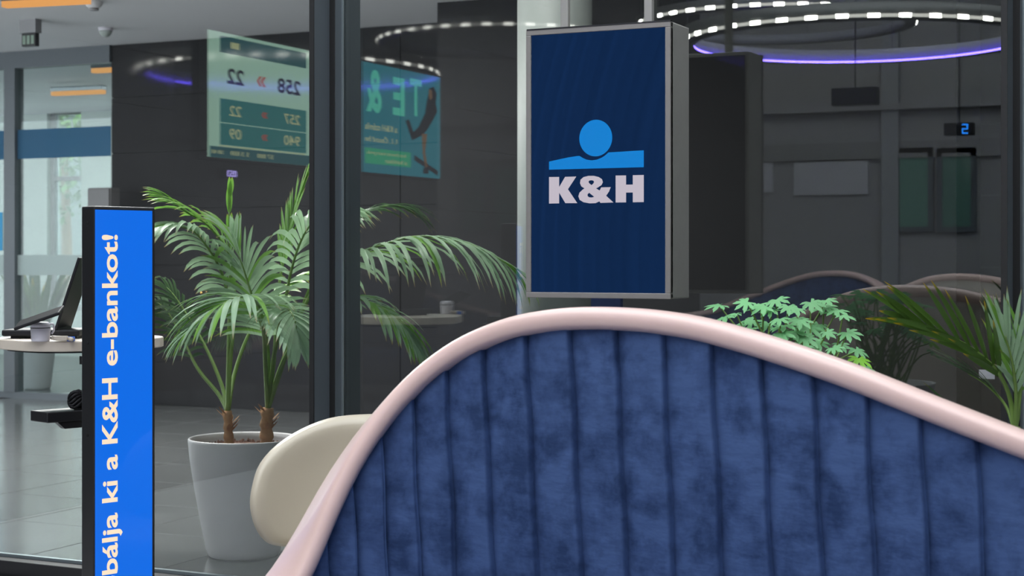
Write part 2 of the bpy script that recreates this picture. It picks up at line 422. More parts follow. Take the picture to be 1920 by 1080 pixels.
def make_sofa():
    root = thing('channel_back_sofa', 'navy velvet sofa with tall curved channel-tufted back and blush pink rim in the foreground', 'sofa', (-.8, -1.8, HF))
    Sm, Sx = -1.05, 2.25
    seams = [-1.0,-.89,-.78,-.68,-.585,-.50,-.425,-.36,-.30,-.235,-.165,-.088]+[0.0+.1015*k for k in range(14)]+[1.42,1.53,1.64,1.76,1.88,2.0,2.1,2.2]
    for a, b in zip(seams, seams[1:]):
        nu, nv = 16, 26; V = []; Fc = []
        for j in range(nv+1):
            for i in range(nu+1):
                u = 1-(1-i/nu)**2.2; s = a+(b-a)*u; zt = rimz(s)+.004; v = j/nv
                z = .16+(zt-.16)*(1-(1-v)**1.6)
                p, t, n = plan(s)
                prof = (1-(1-u)**2.2)*(1-u**60)
                top = min(1, max(0, (zt-z)/.05)); top = math.sqrt(max(0, 1-(1-top)**2))
                wob = .0022*math.sin(17*z+a*31)*(1-abs(2*u-1))
                wx = (1-u)*math.sin(21*z+a*50)+u*math.sin(21*z+b*50)
                q = p+n*(-.010+.021*(prof**.8)*(.35+.65*top)+wob)+t*(.0016*wx)+Vector((flare(s, z), 0, z))
                V.append(q)
        for j in range(nv):
            for i in range(nu):
                k = j*(nu+1)+i; Fc.append((k, k+1, k+nu+2, k+nu+1))
        obj('tufted_channel', V, Fc, 'velvet', root, True)
    # rim: rounded roll following the top edge
    V = []; Fc = []; N = 150; K = 20
    for i in range(N+1):
        s = Sm+(Sx-Sm)*i/N; p, t, n = plan(s); z = rimz(s)
        dz = (rimz(s+.02)-rimz(s-.02))/.04
        T = (t+Vector((0,0,dz))).normalized(); B = n*-1; U = B.cross(T) if B.cross(T).z > 0 else T.cross(B)
        tk = .048*max(0, min(1, -s/.4)); 
        for k in range(K):
            an = 2*math.pi*k/K; cx, sx = math.cos(an), math.sin(an)
            e = .62
            V.append(p+Vector((flare(s, z),0,z))+B*(.016+tk*.75+(.044+tk)*math.copysign(abs(cx)**e, cx))+U*(.0235*math.copysign(abs(sx)**e, sx)))
    for i in range(N):
        for k in range(K):
            k2 = (k+1) % K; Fc.append((i*K+k, i*K+k2, (i+1)*K+k2, (i+1)*K+k))
    Fc.append(tuple(range(K))); Fc.append(tuple(N*K+k for k in range(K))[::-1])
    fix(obj('rim', V, Fc, 'rim', root, True))
    # outer shell
    V = []; Fc = []; nv = 12
    for i in range(N+1):
        s = Sm+(Sx-Sm)*i/N; p, t, n = plan(s); zt = rimz(s)
        for side in (0, 1):
            for j in range(nv+1):
                v = j/nv; z = .02+(zt-.02)*v
                off = (.05-.02*(1-v)**2) if side == 0 else .022
                V.append(p-n*off+Vector((flare(s, z), 0, z)))
    W = 2*(nv+1)
    for i in range(N):
        for side in (0, 1):
            for j in range(nv):
                k = i*W+side*(nv+1)+j; f = (k, k+W, k+W+1, k+1); Fc.append(f if side else f[::-1])
        k = i*W; Fc.append((k, k+nv+1, k+W+nv+1, k+W))
    fix(obj('outer_shell', V, Fc, 'shell', root, True))
    # seat cushion
    V = []; pl = [plan(-1.0+3.1*i/60) for i in range(61)]
    ring = [p+n*.03 for p, t, n in pl]
    k = len(ring); c = sum(ring, Vector())/k
    prof = [(.92,.02),(.985,.04),(1,.09),(1,.24),(.985,.285),(.95,.30)]
    for sc, z in prof:
        for p in ring: V.append(c+(p-c)*sc+Vector((0,0,z)))
    Fc = [tuple(range(k))[::-1]]+[(i*k+j, i*k+(j+1)%k, (i+1)*k+(j+1)%k, (i+1)*k+j) for i in range(len(prof)-1) for j in range(k)]+[tuple((len(prof)-1)*k+j for j in range(k))]
    fix(obj('seat_cushion', V, Fc, 'velvet', root, True))
    for x, y in ((-1.8,-2.2),(-1.4,-1.65),(-.35,-1.65),(.05,-2.2)):
        lathe('leg', [(.016,HF),(.022,.0),(.024,.03)], (x,y,0), 'black', root, 12)
    return root
sofa = make_sofa()
def copy_tree(o, parent=None):
    c = o.copy(); C.objects.link(c)
    if parent: c.parent = parent; c.matrix_parent_inverse = o.matrix_parent_inverse.copy()
    for ch in list(o.children): copy_tree(ch, c)
    return c
sofa2 = copy_tree(sofa); sofa2['label'] = 'navy velvet sofa mirrored at the left in the right-hand pane, dark inside facing the glass'
c2 = VY(1500, 520, -7.2); sofa2.location = (c2.x-.42, -7.6, HF); sofa2.rotation_euler.z = math.pi+.25
sofa3 = copy_tree(sofa); sofa3['label'] = 'beige-backed sofa mirrored small at the right edge of the right-hand pane'
c3 = VY(1800, 505, -5.9); sofa3.location = (c3.x+.50, -6.15, HF); sofa3.rotation_euler.z = .06

# ================================================================== hanging logo sign
YF, YK = -.433, -.28
a = PY(986, 300, YF); b = PY(1257, 300, YF); zt = PY(1257, 39, YF).z; zb = PY(1257, 561, YF).z
sg = thing('hanging_sign', 'hanging steel light box sign with blue figure logo over K&H lettering', 'sign', ((a.x+b.x)/2, (YF+YK)/2, zb))
bevel(obj('casing', bverts((a.x, YF+.004, zb), (b.x, YK, zt)), BF, 'brush', sg), .003)
fw = .0155
for nm, A, B in (('bezel', (a.x, YF, zt-fw), (b.x, YF+.02, zt)), ('bezel', (a.x, YF, zb), (b.x, YF+.02, zb+fw)),
                 ('bezel', (a.x, YF, zb+fw), (a.x+fw, YF+.02, zt-fw)), ('bezel', (b.x-fw, YF, zb+fw), (b.x, YF+.02, zt-fw))):
    bevel(obj(nm, bverts(A, B), BF, 'bezel', sg), .0015)
box('edge_strip', (a.x+.003, YF-.001, zt-.0015), (b.x, YF+.02, zt+.0025), 'black', sg)
box('rear_panel', (a.x+.012, YK-.001, zb+.012), (b.x-.012, YK+.003, zt-.012), 'blackgloss', sg)
scr = box('screen', (a.x+fw, YF+.004, zb+fw), (b.x-fw, YF+.012, zt-fw), 'navyscreen', sg)
def sp(zx, zy): return PY(960+zx/4.909, 200+zy/4.909, YF+.0035)     # points read off the logo
nF = (0, -1, 0)
cc = sp(771, 289); rx = (sp(922, 289)-sp(620, 289)).length/2; rz = (sp(771, 121)-sp(771, 458)).length/2
prism('logo_disc', [cc+Vector((rx*math.cos(2*math.pi*k/48), 0, rz*math.sin(2*math.pi*k/48))) for k in range(48)], nF, .001, 'logoblue', scr)
wave = [(342,580),(342,506),(430,486),(520,467),(590,456),(622,453),(650,471),(685,487),(735,495),(785,487),(830,468),(862,446),(888,421),(1000,415),(1100,408),(1213,402),(1213,557)]
prism('logo_wave', [sp(*q) for q in wave], nF, .001, 'logoblue', scr)
Kp = [(342,648),(434,647),(434,742),(490,646),(592,643),(515,760),(601,888),(492,888),(434,790),(434,890),(342,892)]
Hp = [(955,634),(1050,633),(1050,718),(1113,717),(1113,631),(1213,629),(1213,878),(1113,880),(1113,790),(1050,791),(1050,881),(955,882)]
prism('logo_letter', [sp(*q) for q in Kp], nF, .001, 'logowhite', scr)
prism('logo_letter', [sp(*q) for q in Hp], nF, .001, 'logowhite', scr)
# ampersand drawn with its two holes
amp_o = [(808,772),(822,743),(910,741),(895,780),(868,820),(900,850),(935,882),(815,886),(806,872),(770,888),(715,890),(660,880),(624,858),(612,825),(622,792),(650,765),(668,752),(640,735),(627,705),(632,672),(660,648),(705,637),(755,637),(800,648),(830,668),(838,695),(825,722),(790,745),(775,752)]
amp_h1 = [(733,722),(712,705),(705,692),(712,681),(730,677),(750,681),(757,693),(750,707)]
amp_h2 = [(712,793),(758,830),(735,836),(710,834),(697,822),(697,806)]
bm = bmesh.new(); edges = []
for loop in (amp_o, amp_h1, amp_h2):
    vs = [bm.verts.new(sp(*q)+Vector((0,-.001,0))) for q in loop]
    edges += [bm.edges.new((vs[i], vs[(i+1) % len(vs)])) for i in range(len(vs))]
bmesh.ops.triangle_fill(bm, use_beauty=True, use_dissolve=False, edges=edges, normal=(0,-1,0))
me = bpy.data.meshes.new('logo_letter'); bm.to_mesh(me); bm.free(); me.materials.append(M['logowhite'])
o = bpy.data.objects.new('logo_letter', me); C.objects.link(o); o.parent = scr
o = bpy.data.objects['logo_letter'] if False else o
for px in (1060, 1217):
    q = PY(px, 35, (YF+YK)/2)
    box('hanger_rod', (q.x-.012, (YF+YK)/2-.009, zt-.003), (q.x+.012, (YF+YK)/2+.009, CEIL+.02), 'brush', sg, .002)
    box('rod_bracket', (q.x-.03, (YF+YK)/2-.03, zt), (q.x+.03, (YF+YK)/2+.03, zt+.006), 'bezel', sg, .001)

# ================================================================== kiosk with upright display
TH = math.radians(45)
kd_c = (math.cos(TH), math.sin(TH))        # panel direction in camera axes (right, forward)
def cdir(r, f): return Vector((r*CA-f*SA, r*SA+f*CA, 0))
KD = cdir(*kd_c); KN = cdir(math.sin(TH), -math.cos(TH))     # along panel, outward normal
k0 = P(176, 600, 4.18); k0.z = 0
KP = k0
kl = RP(176, 600, KP, KN); kr = RP(291, 600, KP, KN); kw = (kr-kl).dot(KD)
ktop = RP(176, 386, KP, KN).z
ks = thing('display_kiosk', 'black kiosk stand with tall narrow blue display and round-cornered cream shelf', 'kiosk', (KP+KD*.09+Vector((0,0,HF))))
DEP = .062
ctr = KP+KD*(kw/2)-KN*(DEP/2)
obox('housing', (ctr.x, ctr.y, (ktop+HF+.02)/2), KD*(kw/2), KN*(DEP/2), (0,0,(ktop-HF-.02)/2), 'black', ks, .004)
s_l = RP(175.5, 600, KP, KN); 
def kpt(px, py, off=0): return RP(px, py, KP+KN*off, KN)
z0s = .02; ls = (kpt(176,600)-KP).dot(KD)+.0035; rs = (kpt(284.5,600)-KP).dot(KD)
zs1 = kpt(176, 393).z
sc_c = KP+KD*((ls+rs)/2)+KN*.001
kscr = obox('display', (sc_c.x, sc_c.y, (z0s+zs1)/2), KD*((rs-ls)/2), KN*.0015, (0,0,(zs1-z0s)/2), 'kioskblue', ks)
base_l = (kpt(218.5,600)-KP).dot(KD); cap_l = (kpt(189.5,600)-KP).dot(KD); caph = base_l-cap_l
zK = kpt(205, 832).z; zE = kpt(205, 440).z
Vt, _ = text_vf('K&H e-bankot!', .02); full, _ = text_vf('Próbálja ki a K&H e-bankot!', .02)
lenA = max(v.x for v in Vt)-min(v.x for v in Vt); lenF = max(v.x for v in full)-min(v.x for v in full)
hV, _ = text_vf('H', .02); hA = max(v.y for v in hV)-min(v.y for v in hV); ymin = min(v.y for v in full); ymax = max(v.y for v in full)
sx = (zE-zK)/lenA; sy = caph/hA
ob = KP+KD*(base_l-ymin*sy)+KN*.0027
text('display_letter', 'Próbálja ki a K&H e-bankot!', (ob.x, ob.y, zE-lenF*sx), (0,0,1), -KD, lenF*sx, (ymax-ymin)*sy, 'kiosktext', kscr, .02, .0006)
for py in (418, 644, 818):
    q = RP(157, py, KP, KN); q = KP-KD*.0005-KN*.030; q.z = kpt(176, py).z
    V, Fc = tube_vf([q, q-KD*.002], .004, 10); obj('screw', V, Fc, 'gasket', ks)
bp = KP+KD*(kw/2)-KN*.14
obox('base_plate', (bp.x, bp.y, HF+.01), KD*.20, KN*.22, (0,0,.01), 'black', ks, .004)
# spine behind the display that carries the shelves
pp = KP+KD*(kw/2)-KN*(DEP+.03)
obox('spine', (pp.x, pp.y, (.87+HF)/2), KD*.04, KN*.03, (0,0,(.87-HF)/2-.002), 'black', ks, .003)
# table top: stadium outline
TZ = .873; tc = P(150, 640, 4.62); tc.z = TZ
def stadium(c, hx, hy, r, z, n=10):
    out = []
    for sxx, syy, a0 in ((1,1,0),(-1,1,90),(-1,-1,180),(1,-1,270)):
        for i in range(n+1):
            a = math.radians(a0+90*i/n); out.append(c+KD*(sxx*(hx-r)+r*math.cos(a))-KN*(syy*(hy-r)+r*math.sin(a)))
    return [Vector((p.x,p.y,z)) for p in out]
def slab(name, c, hx, hy, r, z0, z1, m, parent, bev=.003):
    o = prism(name, stadium(c, hx, hy, r, z0), (0,0,1), z1-z0, m, parent)
    return bevel(o, bev) if bev else o
tt = slab('table_top', tc, .215, .20, .15, TZ-.028, TZ, 'cream_top', ks)
slab('table_underframe', tc, .185, .17, .13, TZ-.034, TZ-.028, 'black', ks, 0)
br = KP-KD*.02-KN*(DEP+.10)
obox('bracket', (pp.x, pp.y, TZ-.045), KD*.05, KN*.05, (0,0,.011), 'black', ks)
# low tray
lz = P(100, 766, 4.45).z; lt = P(126, 770, 4.42); lt.z = lz
lx = KD*.10; 
obox('tray_shelf', (lt.x, lt.y, lz-.014), KD*.085, KN*.045, (0,0,.014), 'black', ks, .003)
prism('tray_bracket', [lt+KD*q[0]+KN*.02+Vector((0,0,q[1])) for q in ((-.05,-.029),(.085,-.029),(.085,-.047),(-.03,-.047))], KN, .02, 'black', ks)
obox('tray_end', (lt.x+KD.x*.058, lt.y+KD.y*.058, lz+.012), KD*.014, KN*.043, (0,0,.012), 'black', ks, .002)
# odds and ends on the tray / shelf
cb = thing('cable_bundle', 'small tangle of black cable lying on the lower kiosk tray', 'cable', (lt+KD*.07+Vector((0,0,0))))
for k in range(5):
    c0 = lt+KD*.018+KN*.018+Vector((0,0,.016+.006*k)); pts = []
    for i in range(15):
        an = 2*math.pi*i/14; pts.append(c0+KD*(.022*math.cos(an+k))+KN*(.014*math.sin(an+k))+Vector((0,0,.010*math.sin(an*2+k*1.3))))
    tube('cable_loop', pts, .0045, 'blackplastic', cb, 6)
# laptop
lap = thing('laptop', 'black laptop standing open on the cream kiosk shelf', 'laptop', tc)
R_ = cdir(1,0); FW = cdir(0,1)
LB = P(90, 620, 4.60); LB.z = TZ
obox('keyboard_base', (LB.x, LB.y, TZ+.0165), R_*.108, FW*.075, (0,0,.0085), 'blackplastic', lap, .004)
obox('foot', LB-R_*.075+Vector((0,0,.004)), R_*.012, FW*.06, (0,0,.004), 'blackplastic', lap)
obox('foot', LB+R_*.085+Vector((0,0,.004)), R_*.012, FW*.06, (0,0,.004), 'blackplastic', lap)
hp = LB+R_*.042+Vector((0,0,.026)); tdir = (R_*.31+Vector((0,0,.95))).normalized(); tn = tdir.cross(FW).normalized()
obox('lid_screen', hp+tdir*.105+tn*.0, FW*.075, tdir*.105, tn*.004, 'blackplastic', lap, .002)
obox('hinge', hp, R_*.006, FW*.07, (0,0,.005), 'blackplastic', lap, .002)
# phone on a white display mount
ph = thing('display_phone', 'black phone tilted on a white security mount beside the laptop', 'phone', P(75, 636, 4.42))
qb = P(76, 637, 4.40); qb.z = TZ
lathe('mount_post', [(.0235,0),(.0245,.004),(.0255,.022),(.0268,.034),(.026,.036)], qb, 'white_plastic', ph, 24)
lathe('mount_collar', [(.0255,.037),(.0265,.039),(.026,.046),(.020,.052)], qb, 'white_plastic', ph, 24)
lathe('collar_groove', [(.0262,.0355),(.0262,.0375)], qb, 'gasket', ph, 24)
pc = qb+Vector((0,0,.074)); 
R_ = cdir(1,0); FW = cdir(0,1); pd = (R_*.94+Vector((0,0,.33))).normalized()
pe = (FW*.92+Vector((0,0,.30))).normalized(); pn = pd.cross(pe).normalized()
pm = P(74, 596, 4.36)
obox('handset', pm, pd*.064, pe*.030, pn*.0045, 'blackplastic', ph, .0035)
cbw = [qb+Vector((0,0,.045))+R_*.02, qb+R_*.034+Vector((0,0,.046)), qb+R_*.036+Vector((0,0,.030)), qb+R_*.030+Vector((0,0,.02))]
tube('tether_cable', catmull(cbw, 14), .0026, 'white_plastic', ph, 8)
cbl = thing('charging_cable', 'pale charging cable with bulky plug lying on the kiosk shelf', 'cable', qb+R_*.06)
tube('cable', catmull([qb+R_*.030+Vector((0,0,.010)), qb+R_*.05+Vector((0,0,.008)), qb+R_*.075+Vector((0,0,.007)), qb+R_*.09-FW*.02+Vector((0,0,.006))], 12), .006, 'cream_top', cbl, 8)
obox('plug', qb+R_*.058+Vector((0,0,.009))-FW*.012, R_*.018, FW*.008, (0,0,.006), 'cream_top', cbl, .002)
cap = P(133, 634, 4.40); cap.z = TZ+.0065
tag(obox('pen_cap', cap, R_*.010, FW*.006, (0,0,.006), mat('blue_plastic', srgb(30,110,230), .4), None, .0015), 'small bright blue pen cap lying on the kiosk shelf', 'pen cap')

# ================================================================== plants
def leaflet_vf(p, d, up, L, W, droop, fold=.25, seg=6, twist=0):
    d = d.normalized(); V = []; A = []; Fc = []
    side = d.cross(up)
    if side.length < .05: side = d.cross(Vector((1,0,0)))
    side.normalize(); pos = p.copy(); dr = d.copy()
    for i in range(seg+1):
        t = i/seg
        w = W*max(.02, (math.sin(math.pi*min(1, (t*.86+.14)))**.7) if t < 1 else .02)
        nrm = side.cross(dr).normalized()
        V += [pos-side*w-nrm*(-w*fold), pos.copy(), pos+side*w-nrm*(-w*fold)]; A += [t]*3
        dr = (dr+Vector((0,0,-droop/seg*(.5+t*1.2)))).normalized(); side = (side-dr*side.dot(dr)).normalized()
        pos = pos+dr*(L/seg)
    for i in range(seg):
        k = i*3; Fc += [(k,k+1,k+4,k+3),(k+1,k+2,k+5,k+4)]
    return V, Fc, A
BUD = {}
def frond(root, pts, n, L, W, m, start=.3, droop=.9, a0=75, a1=18, lift=.25, r0=.007, joined=False, upv=(0,0,1), rsides=6, prof=None, flat=0):
    P_ = catmull(pts, 40); up0 = Vector(upv)
    rad = [r0*(1-.85*i/40)+.0008 for i in range(41)]
    V, Fc = tube_vf(P_, rad, rsides); fr = obj('frond', V, Fc, 'stem', root, True)
    jv, jf, ja = [], [], []
    for i in range(n):
        t = start+(1-start)*(i+.5)/n; f = t*40; k = min(int(f), 39); p = P_[k].lerp(P_[k+1], f-k)
        T = (P_[min(k+2,40)]-P_[max(k-1,0)]).normalized()
        sd = T.cross(up0)
        if sd.length < .1: sd = T.cross(Vector((.7,-.7,0)))
        sd.normalize(); nr = sd.cross(T)
        q = (t-start)/(1-start)
        an = math.radians(a0+(a1-a0)*q)
        pr = (math.sin(math.pi*(.12+.80*q))**.6) if prof is None else prof(q)
        for sgn in (-1, 1):
            l = L*pr*rnd.uniform(.88, 1.08)
            d = T*math.cos(an)+sd*sgn*math.sin(an)+nr*(lift*rnd.uniform(.6,1.3))+Vector((rnd.uniform(-.06,.06) for _ in range(3)))
            Vv, Ff, Aa = leaflet_vf(p, d, nr, l, W*rnd.uniform(.8,1.1), droop*rnd.uniform(.8,1.25))
            mm = m if rnd.random() < .8 else (m if m in ('leaf_c','leaf_d') else 'leaf_b')
            if joined or BUD.get(root.name, 0) >= 298:
                k0_ = len(jv); jv += Vv; jf += [tuple(x+k0_ for x in f_) for f_ in Ff]; ja += Aa
            else:
                obj('leaflet', Vv, Ff, mm, fr, True, Aa); BUD[root.name] = BUD.get(root.name, 0)+1
    if jv:
        o = obj('leaflet_mass', jv, jf, m, fr, True, ja); o['kind'] = 'stuff'
    return fr
# ---- big kentia palm in white planter behind the glass
PZ = 6.02
pc0 = P(457, 1040, PZ); pot_c = Vector((pc0.x, pc0.y, 0))
pl = thing('potted_palm', 'large kentia palm with arching fronds in a tapered white planter behind the glass', 'plant', pot_c)
ppm = F/PZ; zr = CAM.z-(820-HOR)/ppm; R1 = 103/ppm; R0 = 66/ppm
lathe('planter', [(R0*.93,0.0),(R0*1.0,.008),(R0*1.06,.03),(R0*1.2,.12),(R0*1.37,.24),(R1*.97,.36),(R1,zr-.012),(R1*1.0,zr-.003),(R1*.985,zr),(R1*.95,zr-.003),(R1*.94,zr-.02),(R1*.92,zr-.07),(0.001,zr-.075)], pot_c, 'pot', pl, 64)
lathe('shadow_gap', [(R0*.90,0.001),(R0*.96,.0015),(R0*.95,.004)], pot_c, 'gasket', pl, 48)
so = lathe('soil', [(R1*.925,zr-.05),(R1*.7,zr-.035),(R1*.35,zr-.026),(.001,zr-.024)], pot_c, 'soil', pl, 40)
sv, sf = [], []
ico = [(0,0,1),(1,0,0),(0,1,0),(-1,0,0),(0,-1,0),(0,0,-1)]; icf = [(0,1,2),(0,2,3),(0,3,4),(0,4,1),(5,2,1),(5,3,2),(5,4,3),(5,1,4)]
for k in range(420):
    a_ = rnd.uniform(0, 2*math.pi); r_ = R1*.88*math.sqrt(rnd.random()); s_ = rnd.uniform(.004,.009)
    c_ = pot_c+Vector((r_*math.cos(a_), r_*math.sin(a_), zr-.034+rnd.uniform(0,.008))); b0 = len(sv)
    sv += [c_+Vector(q)*s_*rnd.uniform(.7,1.2) for q in ico]; sf += [tuple(x+b0 for x in f_) for f_ in icf]
o = obj('clay_granules', sv, sf, 'soil', pl); o['kind'] = 'stuff'
def Q(px, py, dz=0): return P(px, py, PZ+dz)
trunks = [((429,828),(428,800),(427,770)), ((500,828),(500,795),(503,765))]
for k, tp in enumerate(trunks):
    pts = catmull([Q(tp[0][0], tp[0][1]+14), Q(*tp[0]), Q(*tp[1]), Q(*tp[2])], 14)
    r0 = .019 if k == 0 else .026
    tr = tube('trunk', pts, [r0*(1+.16*math.sin(i*2.2))*(1-.15*i/14) for i in range(15)], 'bark', pl, 12)
    for j in range(9):
        an = j*.9; c_ = pts[8+j%6]; dirv = Vector((math.cos(an), math.sin(an), .9))
        Vv, Ff, Aa = leaflet_vf(c_+Vector((math.cos(an), math.sin(an), 0))*r0*.7, dirv, Vector((0,0,1)), .045, .008, -.2, seg=3)
        obj('fibre_sheath', Vv, Ff, 'bark', tr, True)
tA = Q(427,772); tB = Q(502,768)
# (base trunk, rachis control points (px,py,dz), leaflets, length px, width, material, start, droop, a0, a1, lift)
FR = [
 (tB, [(540,650,-.02),(590,540,-.05),(648,487,-.10),(720,458,-.16),(790,443,-.22),(880,458,-.28),(965,502,-.32)], 22, 170, 'leaf', .30, 1.7, 58, 10, .10),
 (tB, [(530,680,-.05),(575,610,-.12),(650,562,-.18),(705,572,-.22),(745,600,-.26),(775,642,-.28)], 18, 100, 'leaf', .38, 1.0, 60, 12, .1),
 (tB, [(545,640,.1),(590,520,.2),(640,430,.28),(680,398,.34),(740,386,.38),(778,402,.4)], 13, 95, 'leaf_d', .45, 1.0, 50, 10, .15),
 (tB, [(515,660,0),(520,560,.02),(535,470,.05),(552,400,.07),(572,345,.08)], 13, 80, 'leaf_b', .52, .25, 24, 6, .1),
 (tA, [(428,690,0),(430,580,0),(431,470,0),(430,400,0),(431,352,0)], 6, 42, 'leaf_b', .62, .05, 7, 3, .0),
 (tA, [(432,680,0),(440,570,-.02),(430,480,-.03),(392,425,-.05),(350,398,-.08),(318,376,-.1)], 16, 95, 'leaf_b', .46, .8, 50, 10, .15),
 (tA, [(430,690,.03),(432,600,-.02),(415,510,-.08),(370,440,-.14),(330,425,-.18),(298,438,-.2)], 18, 105, 'leaf', .42, 1.3, 65, 15, .1),
 (tB, [(503,690,-.04),(500,640,-.10),(487,600,-.16),(468,540,-.2),(452,490,-.22),(432,442,-.2)], 20, 125, 'leaf', .36, .8, 66, 22, .12),
 (tB, [(498,690,-.08),(494,620,-.20),(484,572,-.30),(455,556,-.42),(410,575,-.50),(345,628,-.55)], 22, 120, 'leaf', .40, 1.1, 70, 14, .2),
 (tB, [(510,690,-.05),(520,630,-.16),(528,590,-.28),(540,580,-.38),(552,600,-.46),(560,640,-.5)], 14, 95, 'leaf', .42, 1.0, 62, 14, .2),
 (tA, [(415,720,.05),(385,650,.1),(350,590,.14),(318,545,.16),(290,528,.18)], 14, 90, 'leaf_d', .40, 1.0, 62, 15, .1),  # shade on this frond is put in as a darker leaf colour
 (tB, [(512,680,.03),(530,590,.02),(548,500,-.02),(570,440,-.05),(600,405,-.08),(640,395,-.1)], 16, 120, 'leaf', .40, 1.4, 62, 15, .1),
 (tA, [(440,700,.1),(470,620,.15),(520,550,.2),(580,510,.22),(640,500,.24)], 14, 85, 'leaf_b', .42, 1.0, 60, 15, .1),
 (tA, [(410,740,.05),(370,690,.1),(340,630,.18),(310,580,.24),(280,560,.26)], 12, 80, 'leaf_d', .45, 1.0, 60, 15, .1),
]
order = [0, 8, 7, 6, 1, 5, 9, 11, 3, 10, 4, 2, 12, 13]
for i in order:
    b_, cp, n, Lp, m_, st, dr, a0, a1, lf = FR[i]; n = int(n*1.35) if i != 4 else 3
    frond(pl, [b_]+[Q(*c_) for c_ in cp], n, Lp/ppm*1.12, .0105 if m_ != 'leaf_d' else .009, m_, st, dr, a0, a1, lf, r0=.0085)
# ---- kentia at the right, in front of the glass
QZ = 3.92
qc = P(1902, 860, QZ); 
pr_ = thing('areca_palm', 'olive green palm with yellow leaf tips at the right edge behind the sofa', 'plant', (qc.x, qc.y, HF))
lathe('planter', [(.12,HF),(.13,HF+.01),(.165,.30),(.17,.305),(.155,.305),(.15,.27),(.001,.265)], (qc.x,qc.y,0), 'pot', pr_, 40)
def Q2(px, py, dz=0): return P(px, py, QZ+dz)
b0 = Vector((qc.x, qc.y, .26))
tube('stem', catmull([b0, Q2(1903,960), Q2(1903,860), Q2(1904,800)], 10), [.012]*11, 'stem', pr_, 8)
top = Q2(1903, 810)
pq = F/QZ
frond(pr_, [top, Q2(1893,745,0), Q2(1872,700,-.02), Q2(1838,665,-.04), Q2(1790,635,-.07), Q2(1735,612,-.10), Q2(1700,600,-.12)], 11, 205/pq, .0074, 'leaf_c', .28, .10, 20, 7, .34, r0=.006, upv=(.3,-.9,.3))
frond(pr_, [top, Q2(1885,760,.03), Q2(1850,722,.04), Q2(1815,700,.05)], 6, 120/pq, .006, 'leaf_d', .35, .25, 16, 6, .05, r0=.004)
frond(pr_, [top, Q2(1905,740,-.03), Q2(1898,680,-.06), Q2(1885,630,-.08)], 7, 150/pq, .0060, 'leaf', .30, .25, 25, 6, .15, r0=.005)
frond(pr_, [top, Q2(1912,740,-.02), Q2(1918,680,-.02), Q2(1930,640,-.03), Q2(1960,620,-.03)], 11, 140/pq, .0062, 'leaf', .25, .3, 55, 12, .2, r0=.006)
frond(pr_, [top, Q2(1910,760,.08), Q2(1900,700,.14), Q2(1882,640,.18), Q2(1860,600,.2)], 7, 100/pq, .006, 'leaf_d', .4, .2, 28, 8, .2, r0=.005)
Vv, Ff, Aa = leaflet_vf(Q2(1815,800,.05), Q2(1730,700,.05)-Q2(1815,800,.05), Vector((0,-1,0)), .155, .0035, .25)
obj('grass_leaf', Vv, Ff, 'leaf_d', pr_, True, Aa)
# ---- scented geranium in the middle
GZ = 4.15
gc = P(1470, 690, GZ)
ge = thing('potted_geranium', 'bushy pale green plant with deeply lobed leaves just behind the sofa rim', 'plant', (gc.x, gc.y, HF))
lathe('planter', [(.11,HF),(.12,HF+.01),(.16,.70),(.165,.705),(.15,.705),(.145,.66),(.001,.65)], (gc.x,gc.y,0), 'pot', ge, 40)
def G(px, py, dz=0): return P(px, py, GZ+dz)
lobes = []
for k in range(7):
    a_ = math.radians(-120+40*k); lobes.append((a_, (.62,.8,.95,1.0,.95,.8,.62)[k]))
def lobed_leaf(c, nrm, tip, R, m, parent):
    nrm = nrm.normalized(); tip = (tip-nrm*tip.dot(nrm)).normalized(); sd = nrm.cross(tip)
    V = [c]; A = [0]; out = []
    for k, (a_, rr) in enumerate(lobes):
        for da, f in ((-20,.42),(-11,.78),(-6,.80),(0,1.0),(7,.84),(12,.74)):
            an = a_+math.radians(da); q = R*rr*f
            V.append(c+tip*(math.cos(an)*q)+sd*(math.sin(an)*q)+nrm*(R*(.16*f-.30*f*f)*(1+.3*math.sin(k*2))))
            A.append(f)
    n_ = len(V)-1
    Fc = [(0, i+1, i+2) for i in range(n_-1)]
    return obj('leaf', V, Fc, m, parent, True, A)
GL = [(1310,597,24),(1350,572,26),(1360,594,28),(1402,566,24),(1382,588,20),(1412,600,28),(1432,575,28),(1455,562,26),(1447,580,22),(1462,598,22),(1390,606,26),(1425,570,22),(1478,574,20),(1495,578,22),
 (1520,567,26),(1545,574,28),(1548,563,22),(1568,582,26),(1580,592,22),(1500,600,26),(1515,612,30),(1470,610,28),(1485,622,30),(1465,625,26),(1535,608,24),(1540,620,22),(1495,596,20),(1510,632,28),(1530,640,24),(1405,616,24),(1375,612,20),(1428,632,24),(1450,640,26),
 (1588,623,26),(1575,645,20),(1605,655,24),(1610,672,26),(1622,690,24),(1562,652,20),(1540,664,24),(1500,650,26),(1480,645,24),(1470,652,22),(1550,622,18),(1520,655,22),(1440,606,22),(1345,610,20),(1550,676,20)]
